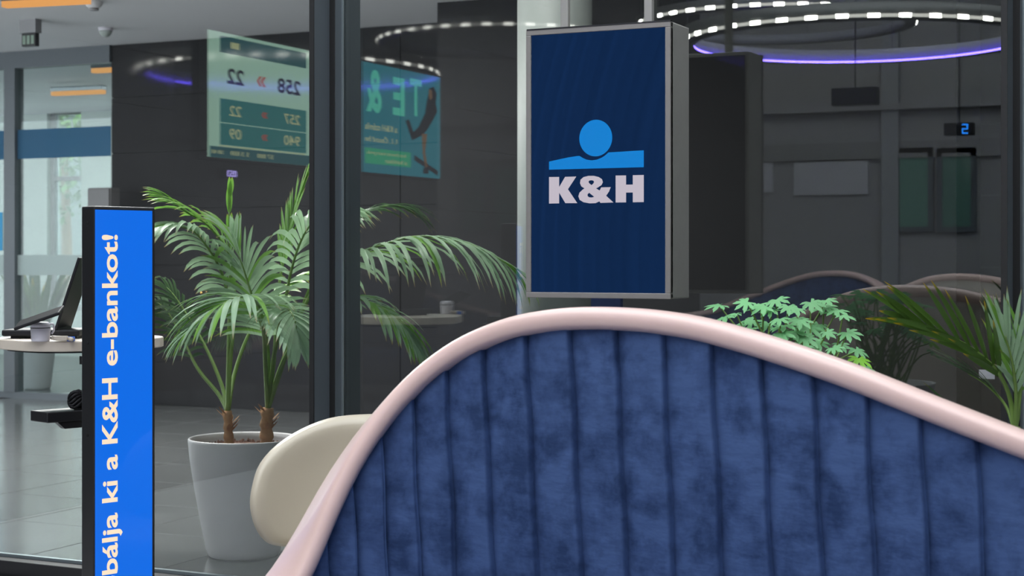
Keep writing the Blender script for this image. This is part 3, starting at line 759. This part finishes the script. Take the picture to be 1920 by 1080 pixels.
for k, (x_, y_, r_) in enumerate(GL):
    dz = rnd.uniform(-.08, .08); c_ = G(x_, y_, dz)
    root_ = Vector((gc.x+rnd.uniform(-.07,.07), gc.y+rnd.uniform(-.05,.05), .66))
    mid = root_.lerp(c_, .6)+Vector((rnd.uniform(-.02,.02), rnd.uniform(-.02,.02), -.01 if y_ < 640 else .03))
    st = tube('stalk', catmull([root_, mid, c_-Vector((0,0,.004))], 10), [.0035-.0015*i/10 for i in range(11)], 'stem', ge, 6)
    outw = Vector(((x_-1470)/150, rnd.uniform(-.9,.2), 0)); 
    nrm = Vector((outw.x*.35+rnd.uniform(-.3,.3), -.42+rnd.uniform(-.3,.25), 1))
    lobed_leaf(c_, nrm, outw+Vector((rnd.uniform(-.4,.4), -.3, 0)), r_*1.3*GZ/F, 'geran' if rnd.random() < .9 else 'geran_y', st)

# ================================================================== cream tub chair between sofa and planter
CZ = 4.35
cp0 = P(690, 905, CZ)
ch = thing('tub_chair', 'cream leather tub chair with rounded shell half hidden by the sofa', 'chair', (cp0.x, cp0.y, HF))
qm = F/CZ
OUTL = [(880,893),(860,820),(800,790),(740,779),(680,778),(620,783),(570,800),(530,825),(505,855),(495,890),(492,925),(499,962),(513,990),(533,1005),(580,1016),(650,1020),(730,1014),(800,995),(850,960)]
OUTL = [((x-690)/qm, (893-y)/qm) for x, y in OUTL]
_cl = [Vector((x, y, 0)) for x, y in OUTL]; _cl = catmull(_cl+[_cl[0]], 60)[:-1]; OUT = [(p.x, p.y) for p in _cl]
def pad(name, cx, cz, hw, hh, th, curve, m, parent, ex=2.6, tilt=0):
    nu, nv = 60, 14; V = []; Fc = []
    R_v = cdir(1,0); F_v = cdir(0,1); c = P(960, 500, CZ); base = P(cx, HOR, CZ)
    base.z = cz
    for side in (-1, 1):
        for j in range(nv+1):
            rr = j/nv
            for i in range(nu):
                oq = OUT[i]; x = rr*oq[0]; z = rr*oq[1]
                t = th*math.sqrt(max(0, 1-rr**7))*(.42+.58*rr**2.5)
                V.append(base+R_v*x+Vector((0,0,z))+F_v*(curve*(-(x/hw)**2)+side*t+tilt*z))
    n1 = (nv+1)*nu
    for s_ in (0,1):
        for j in range(nv):
            for i in range(nu):
                a_, b_ = s_*n1+j*nu+i, s_*n1+j*nu+(i+1)%nu; Fc.append((a_, b_, b_+nu, a_+nu))
    o = obj(name, V, Fc, m, parent, True)
    bm = bmesh.new(); bm.from_mesh(o.data); bmesh.ops.remove_doubles(bm, verts=bm.verts, dist=.0004); bmesh.ops.recalc_face_normals(bm, faces=bm.faces); bm.to_mesh(o.data); bm.free()
    return o
pad('back_shell', 690, CAM.z-(893-HOR)/qm, 197/qm, 115/qm, .045, .20, 'chair', ch, 2.7, .12)
# seat pad
V = []; Fc = []; sc0 = P(700, HOR, CZ-.1); zS = .26
sec = [(0,-.06),(.9,-.06),(1,-.03),(1,.02),(.93,.045),(0,.05)]
for r_, z_ in sec:
    for i in range(40):
        a_ = 2*math.pi*i/40; V.append(sc0+cdir(1,0)*(.235*r_*math.cos(a_))+cdir(0,1)*(.22*r_*math.sin(a_))+Vector((0,0,zS+z_-sc0.z)))
for j in range(len(sec)-1):
    for i in range(40): Fc.append((j*40+i, j*40+(i+1)%40, (j+1)*40+(i+1)%40, (j+1)*40+i))
fix(obj('seat', V, Fc, 'chair', ch, True))
tube('arm_link', catmull([P(548,1000,CZ-.06), P(560,975,CZ-.02), P(590,990,CZ)], 8), .03, 'chair', ch, 12)
lathe('pedestal', [(.22,HF),(.22,HF+.012),(.04,HF+.03),(.028,HF+.06),(.028,.205)], (sc0.x,sc0.y,0), 'brush', ch, 32)

# ================================================================== things behind the glass
M['column'] = mat('grey_column_render', srgb(120, 126, 123), .55)
co = PY(1040, 300, 1.55); rc = 70*(co-CAM).length/F
struct(lathe('column_1', [(rc,0),(rc,CB)], (co.x,co.y,0), 'column', None, 64), 'pale round column behind the hanging sign')
# info stand under the sign
st = P(1138, 570, 5.6)
inf = thing('leaflet_stand', 'dark blue leaflet stand showing just below the hanging sign', 'stand', (st.x, st.y, 0))
box('panel', (st.x-.055, st.y-.012, .62), (st.x+.055, st.y+.012, 1.0), mat('navy_print', srgb(10,38,92), .4), inf, .002)
box('post', (st.x-.015, st.y-.01, .02), (st.x+.015, st.y+.01, .63), 'black', inf)
box('foot', (st.x-.14, st.y-.1, 0), (st.x+.14, st.y+.1, .02), 'black', inf, .004)
gold = mat('gold_print', srgb(190,150,70), .5)
for dx in (-.012, .016):
    lathe('printed_dot', [(.006,0),(.006,.001)], (0,0,0), gold, inf, 12).matrix_world = Matrix.Translation((st.x+dx+.005, st.y-.012, .945)) @ Matrix.Rotation(math.pi/2, 4, 'X')
# ceiling fittings
def bar_lamp(px0, py0, px1, py1, zc, label, m='warmlamp', hh=.018):
    d0 = ray(px0, py0); a_ = CAM+d0*((zc-CAM.z)/d0.z); d1 = ray(px1, py1); b_ = CAM+d1*((zc-CAM.z)/d1.z)
    t = thing('linear_lamp', label, 'lamp', (a_+b_)/2, 'amber linear lamps')
    ax = (b_-a_)/2; ax.z = 0; pe_ = Vector((-ax.y, ax.x, 0)).normalized()
    c_ = (a_+b_)/2; c_.z = zc
    obox('tube', c_, ax, pe_*.03, (0,0,hh), m, t)
    obox('housing', c_+Vector((0,0,hh+.02)), ax*1.01, pe_*.035, (0,0,.02), 'frame', t)
    return t
bar_lamp(8, 9, 166, 1, 2.64, 'amber linear ceiling lamp at the top left corner')
bar_lamp(99, 176, 195, 172, 2.60, 'short amber linear lamp seen through the far glazing above the blue band')
bar_lamp(175, 133, 214, 131, 2.62, 'amber lamp end beside the dark wall, high in the far glazing')
ex = P(57, 75, 11.0)
es = thing('exit_sign', 'small dark exit sign with pictograms hanging under the pale ceiling', 'sign', ex)
box('sign_box', (ex.x-.06, ex.y-.02, ex.z-.045), (ex.x+.06, ex.y+.02, ex.z+.045), 'black', es, .003)
box('ceiling_mount', (ex.x-.07, ex.y-.03, ex.z+.045), (ex.x+.07, ex.y+.03, CB), 'plaster', es)
for k in range(3):
    box('pictogram', (ex.x-.048+.036*k, ex.y-.022, ex.z-.03), (ex.x-.024+.036*k, ex.y-.0195, ex.z+.028), mat('dull_green_print', srgb(120,140,125), .5), es)
sd_ = P(176, 20, 10.2)
sm = thing('smoke_detector', 'round white smoke detector on the ceiling right of the amber lamp', 'detector', (sd_.x, sd_.y, CB-.05))
lathe('body', [(.02,CB-.05),(.045,CB-.035),(.055,CB-.015),(.055,CB)], (sd_.x,sd_.y,0), 'ceil', sm, 24)
lathe('grille', [(.03,CB-.058),(.03,CB-.045)], (sd_.x,sd_.y,0), 'plaster', sm, 16)
cm_ = P(198, 88, 11.4)
cmr = thing('dome_camera', 'small round white camera at the corner of ceiling and dark wall', 'camera', (cm_.x, cm_.y, CB))
lathe('base', [(.05,CB-.02),(.05,CB)], (cm_.x,cm_.y,0), 'white_plastic', cmr, 20)
lathe('dome', [(.005,CB-.065),(.025,CB-.058),(.04,CB-.04),(.045,CB-.02)], (cm_.x,cm_.y,0), 'pearl', cmr, 20)
def fill_panel(x, y, e, label):  # unseen panels added to brighten the palm, column and back room
    t = thing('fill_panel', label, 'lamp', (x, y, CB-.03), 'added ceiling fill panels')
    box('frame', (x-.31, y-.31, CB-.03), (x+.31, y+.31, CB), 'ceil', t)
    box('diffuser', (x-.29, y-.29, CB-.034), (x+.29, y+.29, CB-.03), emis('fill_panel_diffuser', (.95,1,.97,1), 3), t)
    l = bpy.data.lights.new('fill_light', 'AREA'); l.size = .58; l.energy = e; l.color = (1,.98,.96); l.shape = 'SQUARE'
    lo = bpy.data.objects.new('fill_light', l); C.objects.link(lo); lo.parent = t; lo.matrix_parent_inverse = t.matrix_basis.inverted(); lo.location = (x, y, CB-.04)
for x_, y_, e_, l_ in ((-4.4, .85, 115, 'unseen ceiling panel added to light the potted palm'), (-2.7, .85, 16, 'unseen ceiling panel added to light the round column'), (-.9, .85, 10, 'unseen ceiling panel added as fill light above the right mullion'),
                  (-6.2, 2.6, 190, 'unseen ceiling panel added as fill light in front of the far cabinet')):
    fill_panel(x_, y_, e_, l_)
# far glazed partition left of the dark wall
def FX(px): return PY(px, 300, YD).x
fx0, fx1 = -12.0, XD
gp = struct(empty('window_6', (XD-1, YD, 0)))
box('pane', (fx0, YD-.004, .02), (XD-.01, YD+.004, 2.58), 'glass2', gp)
zB1 = PY(100, 241, YD).z; zB0 = PY(100, 296, YD).z
box('blue_film_band', (fx0, YD-.008, zB0), (XD-.005, YD-.0045, zB1), 'blueband', gp)
z1 = PY(90, 478, YD).z; z0 = PY(90, 516, YD).z
box('frosted_film_band', (fx0, YD-.008, z0), (XD-.005, YD-.0045, z1), 'frost', gp)
box('head_rail', (fx0, YD-.03, 2.57), (XD, YD+.05, CB), 'frame', gp)
box('sill_rail', (fx0, YD-.03, 0), (XD, YD+.05, .05), 'frame', gp)
xm = FX(24); box('mullion', (xm-.055, YD-.04, .05), (xm+.055, YD+.06, 2.57), 'frame', gp)
lg = FX(-60); box('mullion', (lg-.05, YD-.04, .05), (lg+.05, YD+.06, 2.57), 'frame', gp)
ps = FX(1); box('blue_poster', (ps-.12, YD-.0125, PY(1,470,YD).z), (ps+.03, YD-.009, PY(1,398,YD).z), mat('cyan_print', srgb(0,140,190), .5), gp)
cab = PY(188, 360, YD-.25)
cb_ = thing('grey_cabinet', 'tall grey cabinet standing at the end of the dark wall', 'cabinet', (cab.x+.16, YD-.25, 0))
xa = PY(166, 360, YD-.3).x; xb = PY(208, 360, YD-.3).x; zc_ = PY(188, 352, YD-.3).z
box('carcass', (xa, YD-.3, .02), (xb, YD-.2, zc_), mat('grey_laminate', (.10,.10,.105,1), .5), cb_, .003)
box('door', (xa+.006, YD-.318, .06), (xb-.006, YD-.3, zc_-.008), mat('grey_laminate_door', (.11,.11,.115,1), .45), cb_, .002)
box('handle', (xa+.03, YD-.335, .95), (xa+.042, YD-.318, 1.15), 'brush', cb_)
box('plinth', (xa+.01, YD-.29, 0), (xb-.01, YD-.21, .02), 'black', cb_)
# bright far room
YR = 9.6
zw0, zw1 = .25, 2.55
wx0 = PY(88, 300, YR).x; wx1 = PY(152, 300, YR).x
struct(box('wall_far_left', (-18, YR, 0), (wx0, YR+.2, CB), 'pearl'))
struct(box('wall_far_right', (wx1, YR, 0), (-6, YR+.2, CB), 'pearl'))
struct(box('wall_far_head', (wx0, YR, PY(120,200,YR).z), (wx1, YR+.2, CB), 'pearl'))
struct(box('wall_far_sill', (wx0, YR, 0), (wx1, YR+.2, .5), 'pearl'))
struct(box('wall_far_side', (-7.0, YD+.26, 0), (-6.8, YR, CB), 'pearl'))
zh = PY(120,200,YR).z
wn = struct(empty('window_7', ((wx0+wx1)/2, YR+.1, .5)))
for A, B in (((wx0,YR+.06,.5),(wx0+.05,YR+.12,zh)), ((wx1-.05,YR+.06,.5),(wx1,YR+.12,zh)), ((wx0+.05,YR+.06,zh-.05),(wx1-.05,YR+.12,zh)), ((wx0+.05,YR+.06,.5),(wx1-.05,YR+.12,.56)), ((wx0+.05,YR+.06,1.95),(wx1-.05,YR+.12,2.0))):
    box('window_frame', A, B, 'plaster', wn)
box('pane', (wx0+.05, YR+.085, .56), (wx1-.05, YR+.092, zh-.05), 'glass2', wn)
dl = bpy.data.lights.new('far_room_lamp', 'AREA'); dl.shape = 'RECTANGLE'; dl.size = 3.2; dl.size_y = 2.2; dl.energy = 125; dl.color = (.95, 1, .985)
do = bpy.data.objects.new('far_room_lamp', dl); C.objects.link(do); do.location = (-10.6, 7.6, CB-.05)
# tree outside the window
tc_ = P(120, 275, 21.5)
struct(box('wall_sky_blocker', (-26, 17, -.2), (-6, 17.3, 8), mat('sky_blocker_grey', (.16,.17,.17,1), .9)))  # wall added outside to block the bright sky behind the window
struct(box('ground', (-26, 9.85, -.4), (-6, 17, -.2), mat('lawn', (.05,.09,.03,1), .9)))
trw = thing('garden_tree', 'leafy green tree outside the far window', 'tree', (tc_.x, tc_.y, 0))
tube('trunk', [(tc_.x,tc_.y,-.2),(tc_.x+.05,tc_.y,1.2),(tc_.x,tc_.y,2.6)], [.09,.07,.04], 'bark', trw, 10)
V=[];Fc=[]
for k in range(2600):
    a_ = rnd.uniform(0,2*math.pi); e_ = rnd.uniform(-1,1); r_ = 1.25*rnd.random()**.4
    c_ = tc_+Vector((r_*math.cos(a_)*math.sqrt(1-e_*e_)*1.2, r_*math.sin(a_)*math.sqrt(1-e_*e_), r_*e_*.8)); n0=len(V)
    d_ = Vector((rnd.uniform(-1,1),rnd.uniform(-1,1),rnd.uniform(-1,.4))).normalized(); s_ = d_.cross(Vector((.3,.2,1))).normalized()
    V += [c_, c_+d_*.06+s_*.035, c_+d_*.14, c_+d_*.06-s_*.035]; Fc.append((n0,n0+1,n0+2,n0+3))
o = obj('foliage', V, Fc, mat('garden_leaf', srgb(104,140,70), .6), trw); o['kind'] = 'stuff'
# plant behind the far partition
fz = 13.6; fp = P(70, 700, fz)
fpl = thing('floor_plant', 'leafy plant in a tall pale vase behind the far glass partition', 'plant', (fp.x, fp.y, 0))
lathe('vase', [(.10,0),(.11,.02),(.15,.35),(.20,.52),(.205,.53),(.185,.53),(.17,.45),(.001,.44)], (fp.x,fp.y,0), 'pot', fpl, 32)
for k in range(34):
    an = rnd.uniform(0,2*math.pi); d_ = Vector((math.cos(an)*.4, math.sin(an)*.4, 1))
    p_ = Vector((fp.x+.05*math.cos(an), fp.y+.05*math.sin(an), .45))
    Vv, Ff, Aa = leaflet_vf(p_, d_, Vector((math.cos(an),math.sin(an),0)), rnd.uniform(.45,.78), .028, rnd.uniform(.1,.6))
    obj('leaf', Vv, Ff, 'leaf_d' if k%2 else 'leaf_c', fpl, True, Aa)
# white notice by the right mullion
nt_ = PY(1852, 701, .03)
tag(box('white_notice', (nt_.x-.020, .008, nt_.z-.0125), (nt_.x+.022, .011, nt_.z+.0125), 'white_plastic'), 'small blank white notice stuck on the glass beside the right mullion', 'notice')

# ================================================================== hall side, seen as reflections
def ey_tv(px): return VX(px, 300, WL).y
TVX = WL+.02
def tv(name, label, ya, yb, zb_, zt_, m):
    t = thing(name, label, 'screen', (WL, (ya+yb)/2, zb_))
    bevel(obj('housing', bverts((WL+.002, ya-.012, zb_-.012), (WL+.05, yb+.012, zt_+.012)), BF, 'blackplastic', t), .003)
    s_ = box('display', (WL+.05, ya, zb_), (WL+.052, yb, zt_), m, t)
    return t, s_
panel_y0, panel_y1 = -5.72, -2.465
struct(box('wall_left_tv_panel', (WL-.02, panel_y0, 1.43), (WL-.001, panel_y1, 2.66), 'blackgloss'))
y1 = -2.68; y0 = y1-1.226; z0_, z1_ = 1.645, 2.335
t1, s1 = tv('queue_screen', 'queue number screen with 258 and 22, mirrored in the left pane', y0, y1, z0_, z1_, screen_mat('screen_mint', srgb(196,240,216), 1.9, 2.2))
XT = WL+.0525
def bx_(p0, p1, b0_, b1_, m, par, nm='screen_block', k=0, z0=z0_, z1=z1_):
    ya = VX(p0, 300, WL+.05).y; yb = VX(p1, 300, WL+.05).y
    return box(nm, (XT+.0006*k, yb, z0+(z1-z0)*b0_), (XT+.0006*k+.0005, ya, z0+(z1-z0)*b1_), m, par)
teal = screen_mat('screen_teal', srgb(20,140,140), 1.6, 2.2); teal2 = screen_mat('screen_teal_dark', srgb(14,110,118), 1.4, 2.2)
dark = screen_mat('screen_dark', srgb(14,24,48), .8); orange = screen_mat('screen_orange', srgb(240,80,40), 1.5); pale = screen_mat('screen_pale', srgb(220,225,170), 1.8)
def tvtext(s_, pL, pR, bc, hb, m, par, off=.012, z0=z0_, z1=z1_, k=2):   # pL..pR mirrored pixel span
    ya = VX(pR, 300, WL+.05).y; yb = VX(pL, 300, WL+.05).y; h_ = (z1-z0)*hb
    return text('screen_character', s_, (XT+.0006*k, ya, z0+(z1-z0)*bc-h_/2), (0,1,0), (0,0,1), yb-ya, h_, m, par, off, .0004)
bx_(412, 574, .84, .972, teal2, s1); bx_(412, 574, .285, .474, teal, s1); bx_(412, 574, .105, .278, teal, s1); bx_(393, 600, .0, .088, teal2, s1)
tvtext('22', 425, 457, .662, .125, dark, s1, .025); tvtext('258', 520, 563, .655, .125, dark, s1, .025)
tvtext('»', 481, 498, .66, .085, orange, s1); tvtext('22', 430, 452, .385, .085, pale, s1); tvtext('257', 532, 562, .382, .085, pale, s1)
tvtext('»', 490, 501, .385, .05, orange, s1); tvtext('09', 430, 452, .20, .085, pale, s1); tvtext('940', 532, 562, .20, .085, pale, s1); tvtext('»', 490, 501, .20, .05, orange, s1)
bx_(410, 572, .092, .1, pale, s1, k=1); tvtext('1', 432, 448, .91, .05, pale, s1); tvtext('500 400', 396, 418, .045, .03, pale, s1); tvtext('5 3 000', 432, 466, .045, .035, pale, s1); tvtext('57 000', 482, 512, .045, .035, pale, s1)
yb1 = VX(825, 300, WL+.05).y; ya1 = yb1+1.226
t2, s2 = tv('advert_screen', 'teal advertising screen with a figure, mirrored right of the mullion', yb1, ya1, z0_-.005, z1_+.005, screen_mat('screen_teal_advert', srgb(10,135,155), 2.0, 2.2))
lite = screen_mat('screen_green_light', srgb(90,215,190), 2.3); low = screen_mat('screen_green', srgb(50,200,150), 1.7)
tvtext('&', 686, 715, .75, .40, lite, s2, .03); tvtext('E', 736, 758, .74, .36, lite, s2, .03); tvtext('T', 768, 790, .76, .36, lite, s2, .02)
tvtext('a K&H számla', 684, 744, .42, .06, pale, s2, .01); tvtext('1.1. Összd be', 684, 744, .31, .06, pale, s2, .01)
bx_(684, 770, .075, .22, low, s2, 'screen_block'); tvtext('kedvezmények', 686, 760, .175, .04, pale, s2, 0, k=3); tvtext('a bankban', 722, 762, .115, .04, pale, s2, 0, k=3)
# advert figure: leaning silhouette and trolley, flat print on the screen
def scrpoly(pts, m, k=3, nm='screen_figure'):
    out = []
    for px, b_ in pts:
        y_ = VX(px, 300, WL+.05).y; out.append(Vector((XT+.0006*k, y_, z0_+(z1_-z0_)*b_)))
    return prism(nm, out, (1,0,0), .0005, m, s2)
skin = screen_mat('screen_skin', srgb(200,150,100), .8)
scrpoly([(805,.88),(812,.90),(818,.84),(816,.74),(819,.66),(812,.58),(800,.46),(790,.40),(778,.36),(770,.40),(783,.47),(796,.62),(800,.76)], dark)
scrpoly([(803,.86),(808,.87),(810,.79),(806,.76),(803,.80)], skin, 4)
scrpoly([(760,.52),(766,.54),(773,.44),(778,.36),(772,.34),(766,.42)], dark)
scrpoly([(790,.42),(800,.42),(796,.24),(801,.10),(797,.08),(792,.22)], skin, 4)
scrpoly([(776,.20),(820,.07),(820,.02),(776,.15)], dark, 4); scrpoly([(793,.09),(803,.09),(802,.03),(792,.03)], dark, 5)
cl = VX(427, 326, WL)
ck = thing('counter_display', 'tiny purple lit digit display mirrored just above the palm spear', 'display', cl)
box('case', (WL, cl.y-.06, cl.z-.03), (WL+.03, cl.y+.06, cl.z+.03), 'blackplastic', ck, .002)
text('digit', '053', (WL+.0305, cl.y-.045, cl.z-.018), (0,1,0), (0,0,1), .09, .036, emis('purple_digit', (.5,.4,1,1), 5), ck, .02, .0006)
# ring chandeliers
def ring(label, c, R, hgt, n_led, blue=True):
    t = thing('ring_chandelier', label, 'lamp', c, 'ring chandeliers')
    lathe('ring_body', [(R-.05,c[2]),(R,c[2]),(R,c[2]+hgt),(R-.05,c[2]+hgt)], (c[0],c[1],0), 'ringmetal', t, 96, True)
    lathe('inner_skin', [(R-.053,c[2]),(R-.050,c[2]),(R-.050,c[2]+hgt),(R-.053,c[2]+hgt)], (c[0],c[1],0), 'ringwhite', t, 96, True)
    lathe('lip', [(R-.10,c[2]-.004),(R-.05,c[2]-.004),(R-.05,c[2]),(R-.10,c[2])], (c[0],c[1],0), 'ringmetal', t, 96, True)
    if blue: lathe('blue_led_strip', [(R-.10,c[2]),(R-.085,c[2]),(R-.085,c[2]+.014),(R-.10,c[2]+.014)], (c[0],c[1],0), 'ledblue', t, 96, True)
    lathe('diffuser', [(R-.002,c[2]+.006),(R+.004,c[2]+.006),(R+.004,c[2]+.028),(R-.002,c[2]+.028)], (c[0],c[1],0), emis('soft_led', (1,.96,.9,1), 3.2), t, 96, True)
    sh = None
    for k in range(n_led):
        an = 2*math.pi*k/n_led
        if sh is None:
            o = obj('led', bverts((-.004,-.04,.004),(.006,.04,.030)), BF, 'led', t); o.matrix_parent_inverse = Matrix.Identity(4); sh = o.data
        else:
            o = bpy.data.objects.new('led', sh); C.objects.link(o); o.parent = t
        o.location = (math.cos(an)*R, math.sin(an)*R, 0); o.rotation_euler.z = an
    for k in range(3):
        an = 2*math.pi*k/3+.5
        x_, y_ = c[0]+math.cos(an)*(R-.025), c[1]+math.sin(an)*(R-.025)
        tube('suspension_cable', [(x_,y_,c[2]+hgt),(x_,y_,CEIL+.1)], .003, 'ringmetal', t, 6)
ring('big ring chandelier with inner blue strip, mirrored at the top of the right-hand pane', (-2.87, -7.33, 2.67), 1.30, .11, 40)
ring('higher ring chandelier whose white arc is mirrored at the very top edge', (-4.05, -9.2, 3.1), 1.2, .09, 40, False)
# counter number displays hung in the hall
def hangbox(px0, px1, py0, py1, Y, label, digit=None):
    a_ = VY(px0, py0, Y); b_ = VY(px1, py1, Y); t = thing('hanging_display', label, 'display', ((a_.x+b_.x)/2, Y, b_.z))
    box('case', (a_.x, Y-.06, b_.z), (b_.x, Y+.06, a_.z), 'blackplastic', t, .003)
    xm_ = (a_.x+b_.x)/2
    tube('hanger', [(xm_, Y, a_.z), (xm_, Y, CEIL+.05)], .005, 'black', t, 6)
    if digit:
        h_ = (a_.z-b_.z)*.8; w_ = h_*.6; x_ = VY(1812, 242, Y).x
        V, Fc = [], []
        def seg(x0,z0,x1,z1):
            n0 = len(V); V.extend(bverts((x_+x0*w_, Y+.0605, b_.z+.1*h_+z0*h_), (x_+x1*w_, Y+.063, b_.z+.1*h_+z1*h_))); Fc.extend([tuple(q+n0 for q in f_) for f_ in BF])
        for sgm in ((-.5,.88,.5,1),(-.5,.44,.5,.56),(-.5,0,.5,.12),(.3,.5,.5,1),(-.5,0,-.3,.5)): seg(*sgm)
        obj('digit', V, Fc, emis('blue_digit', (.02,.25,1,1), 7), t)
hangbox(1562, 1646, 167, 196, -8.2, 'dark counter display without digits, mirrored below the ring lamp')
hangbox(1772, 1826, 232, 253, -8.7, 'counter display with a bright blue digit mirrored at upper right', True)
# rear wall features
def rearbox(px0, px1, py0, py1, m, label, cat, nm, th=.03, frame=True):
    a_ = VY(px0, py0, YB); b_ = VY(px1, py1, YB)
    t = thing(nm, label, cat, ((a_.x+b_.x)/2, YB, b_.z))
    box('board', (a_.x, YB, b_.z), (b_.x, YB+th, a_.z), m, t)
    if frame:
        f_ = .05
        for A, B in (((a_.x-f_,YB,b_.z-f_),(b_.x+f_,YB+th+.02,b_.z)), ((a_.x-f_,YB,a_.z),(b_.x+f_,YB+th+.02,a_.z+f_)), ((a_.x-f_,YB,b_.z),(a_.x,YB+th+.02,a_.z)), ((b_.x,YB,b_.z),(b_.x+f_,YB+th+.02,a_.z))):
            box('frame', A, B, 'frame', t)
    return t
rearbox(1490, 1628, 305, 364, mat('pale_board', (.46,.46,.5,1), .6), 'pale blank notice board mirrored in the middle of the right-hand pane', 'board', 'notice_board', frame=False)
rearbox(1432, 1450, 305, 360, mat('pale_board_b', (.46,.46,.5,1), .6), 'narrow pale notice board mirrored beside the black sign back', 'board', 'notice_board', frame=False)
g_ = rearbox(1688, 1742, 288, 425, mat('green_glass', (.10,.20,.17,1), .1, emit=(.10,.25,.2,1), es=.25), 'dark framed green window mirrored at the right', 'window', 'framed_window')  # pane emission stands in for daylight behind the green glass
rearbox(1768, 1822, 288, 425, mat('green_glass_glow_b', (.08,.16,.14,1), .1, emit=(.10,.25,.2,1), es=.18), 'second dark framed green window at the far right of the mirrored wall', 'window', 'framed_window')  # weaker glow in the pane colour, again for light from outside
za = VY(1600, 204, YB).z; zb2 = VY(1600, 268, YB).z
struct(box('trim_rear_beam', (WL, YB, za-.03), (5, YB+.12, za+.03), 'plaster'))
struct(box('trim_rear_soffit_rail', (WL, YB, zb2-.16), (5, YB+.05, zb2), 'ringmetal'))  # soffit beam, slightly darker than the wall
xv = VY(1672, 300, YB).x; struct(box('trim_rear_post', (xv-.08, YB, HF), (xv+.08, YB+.08, CEIL), mat('pale_post', (.27,.28,.30,1), .7)))
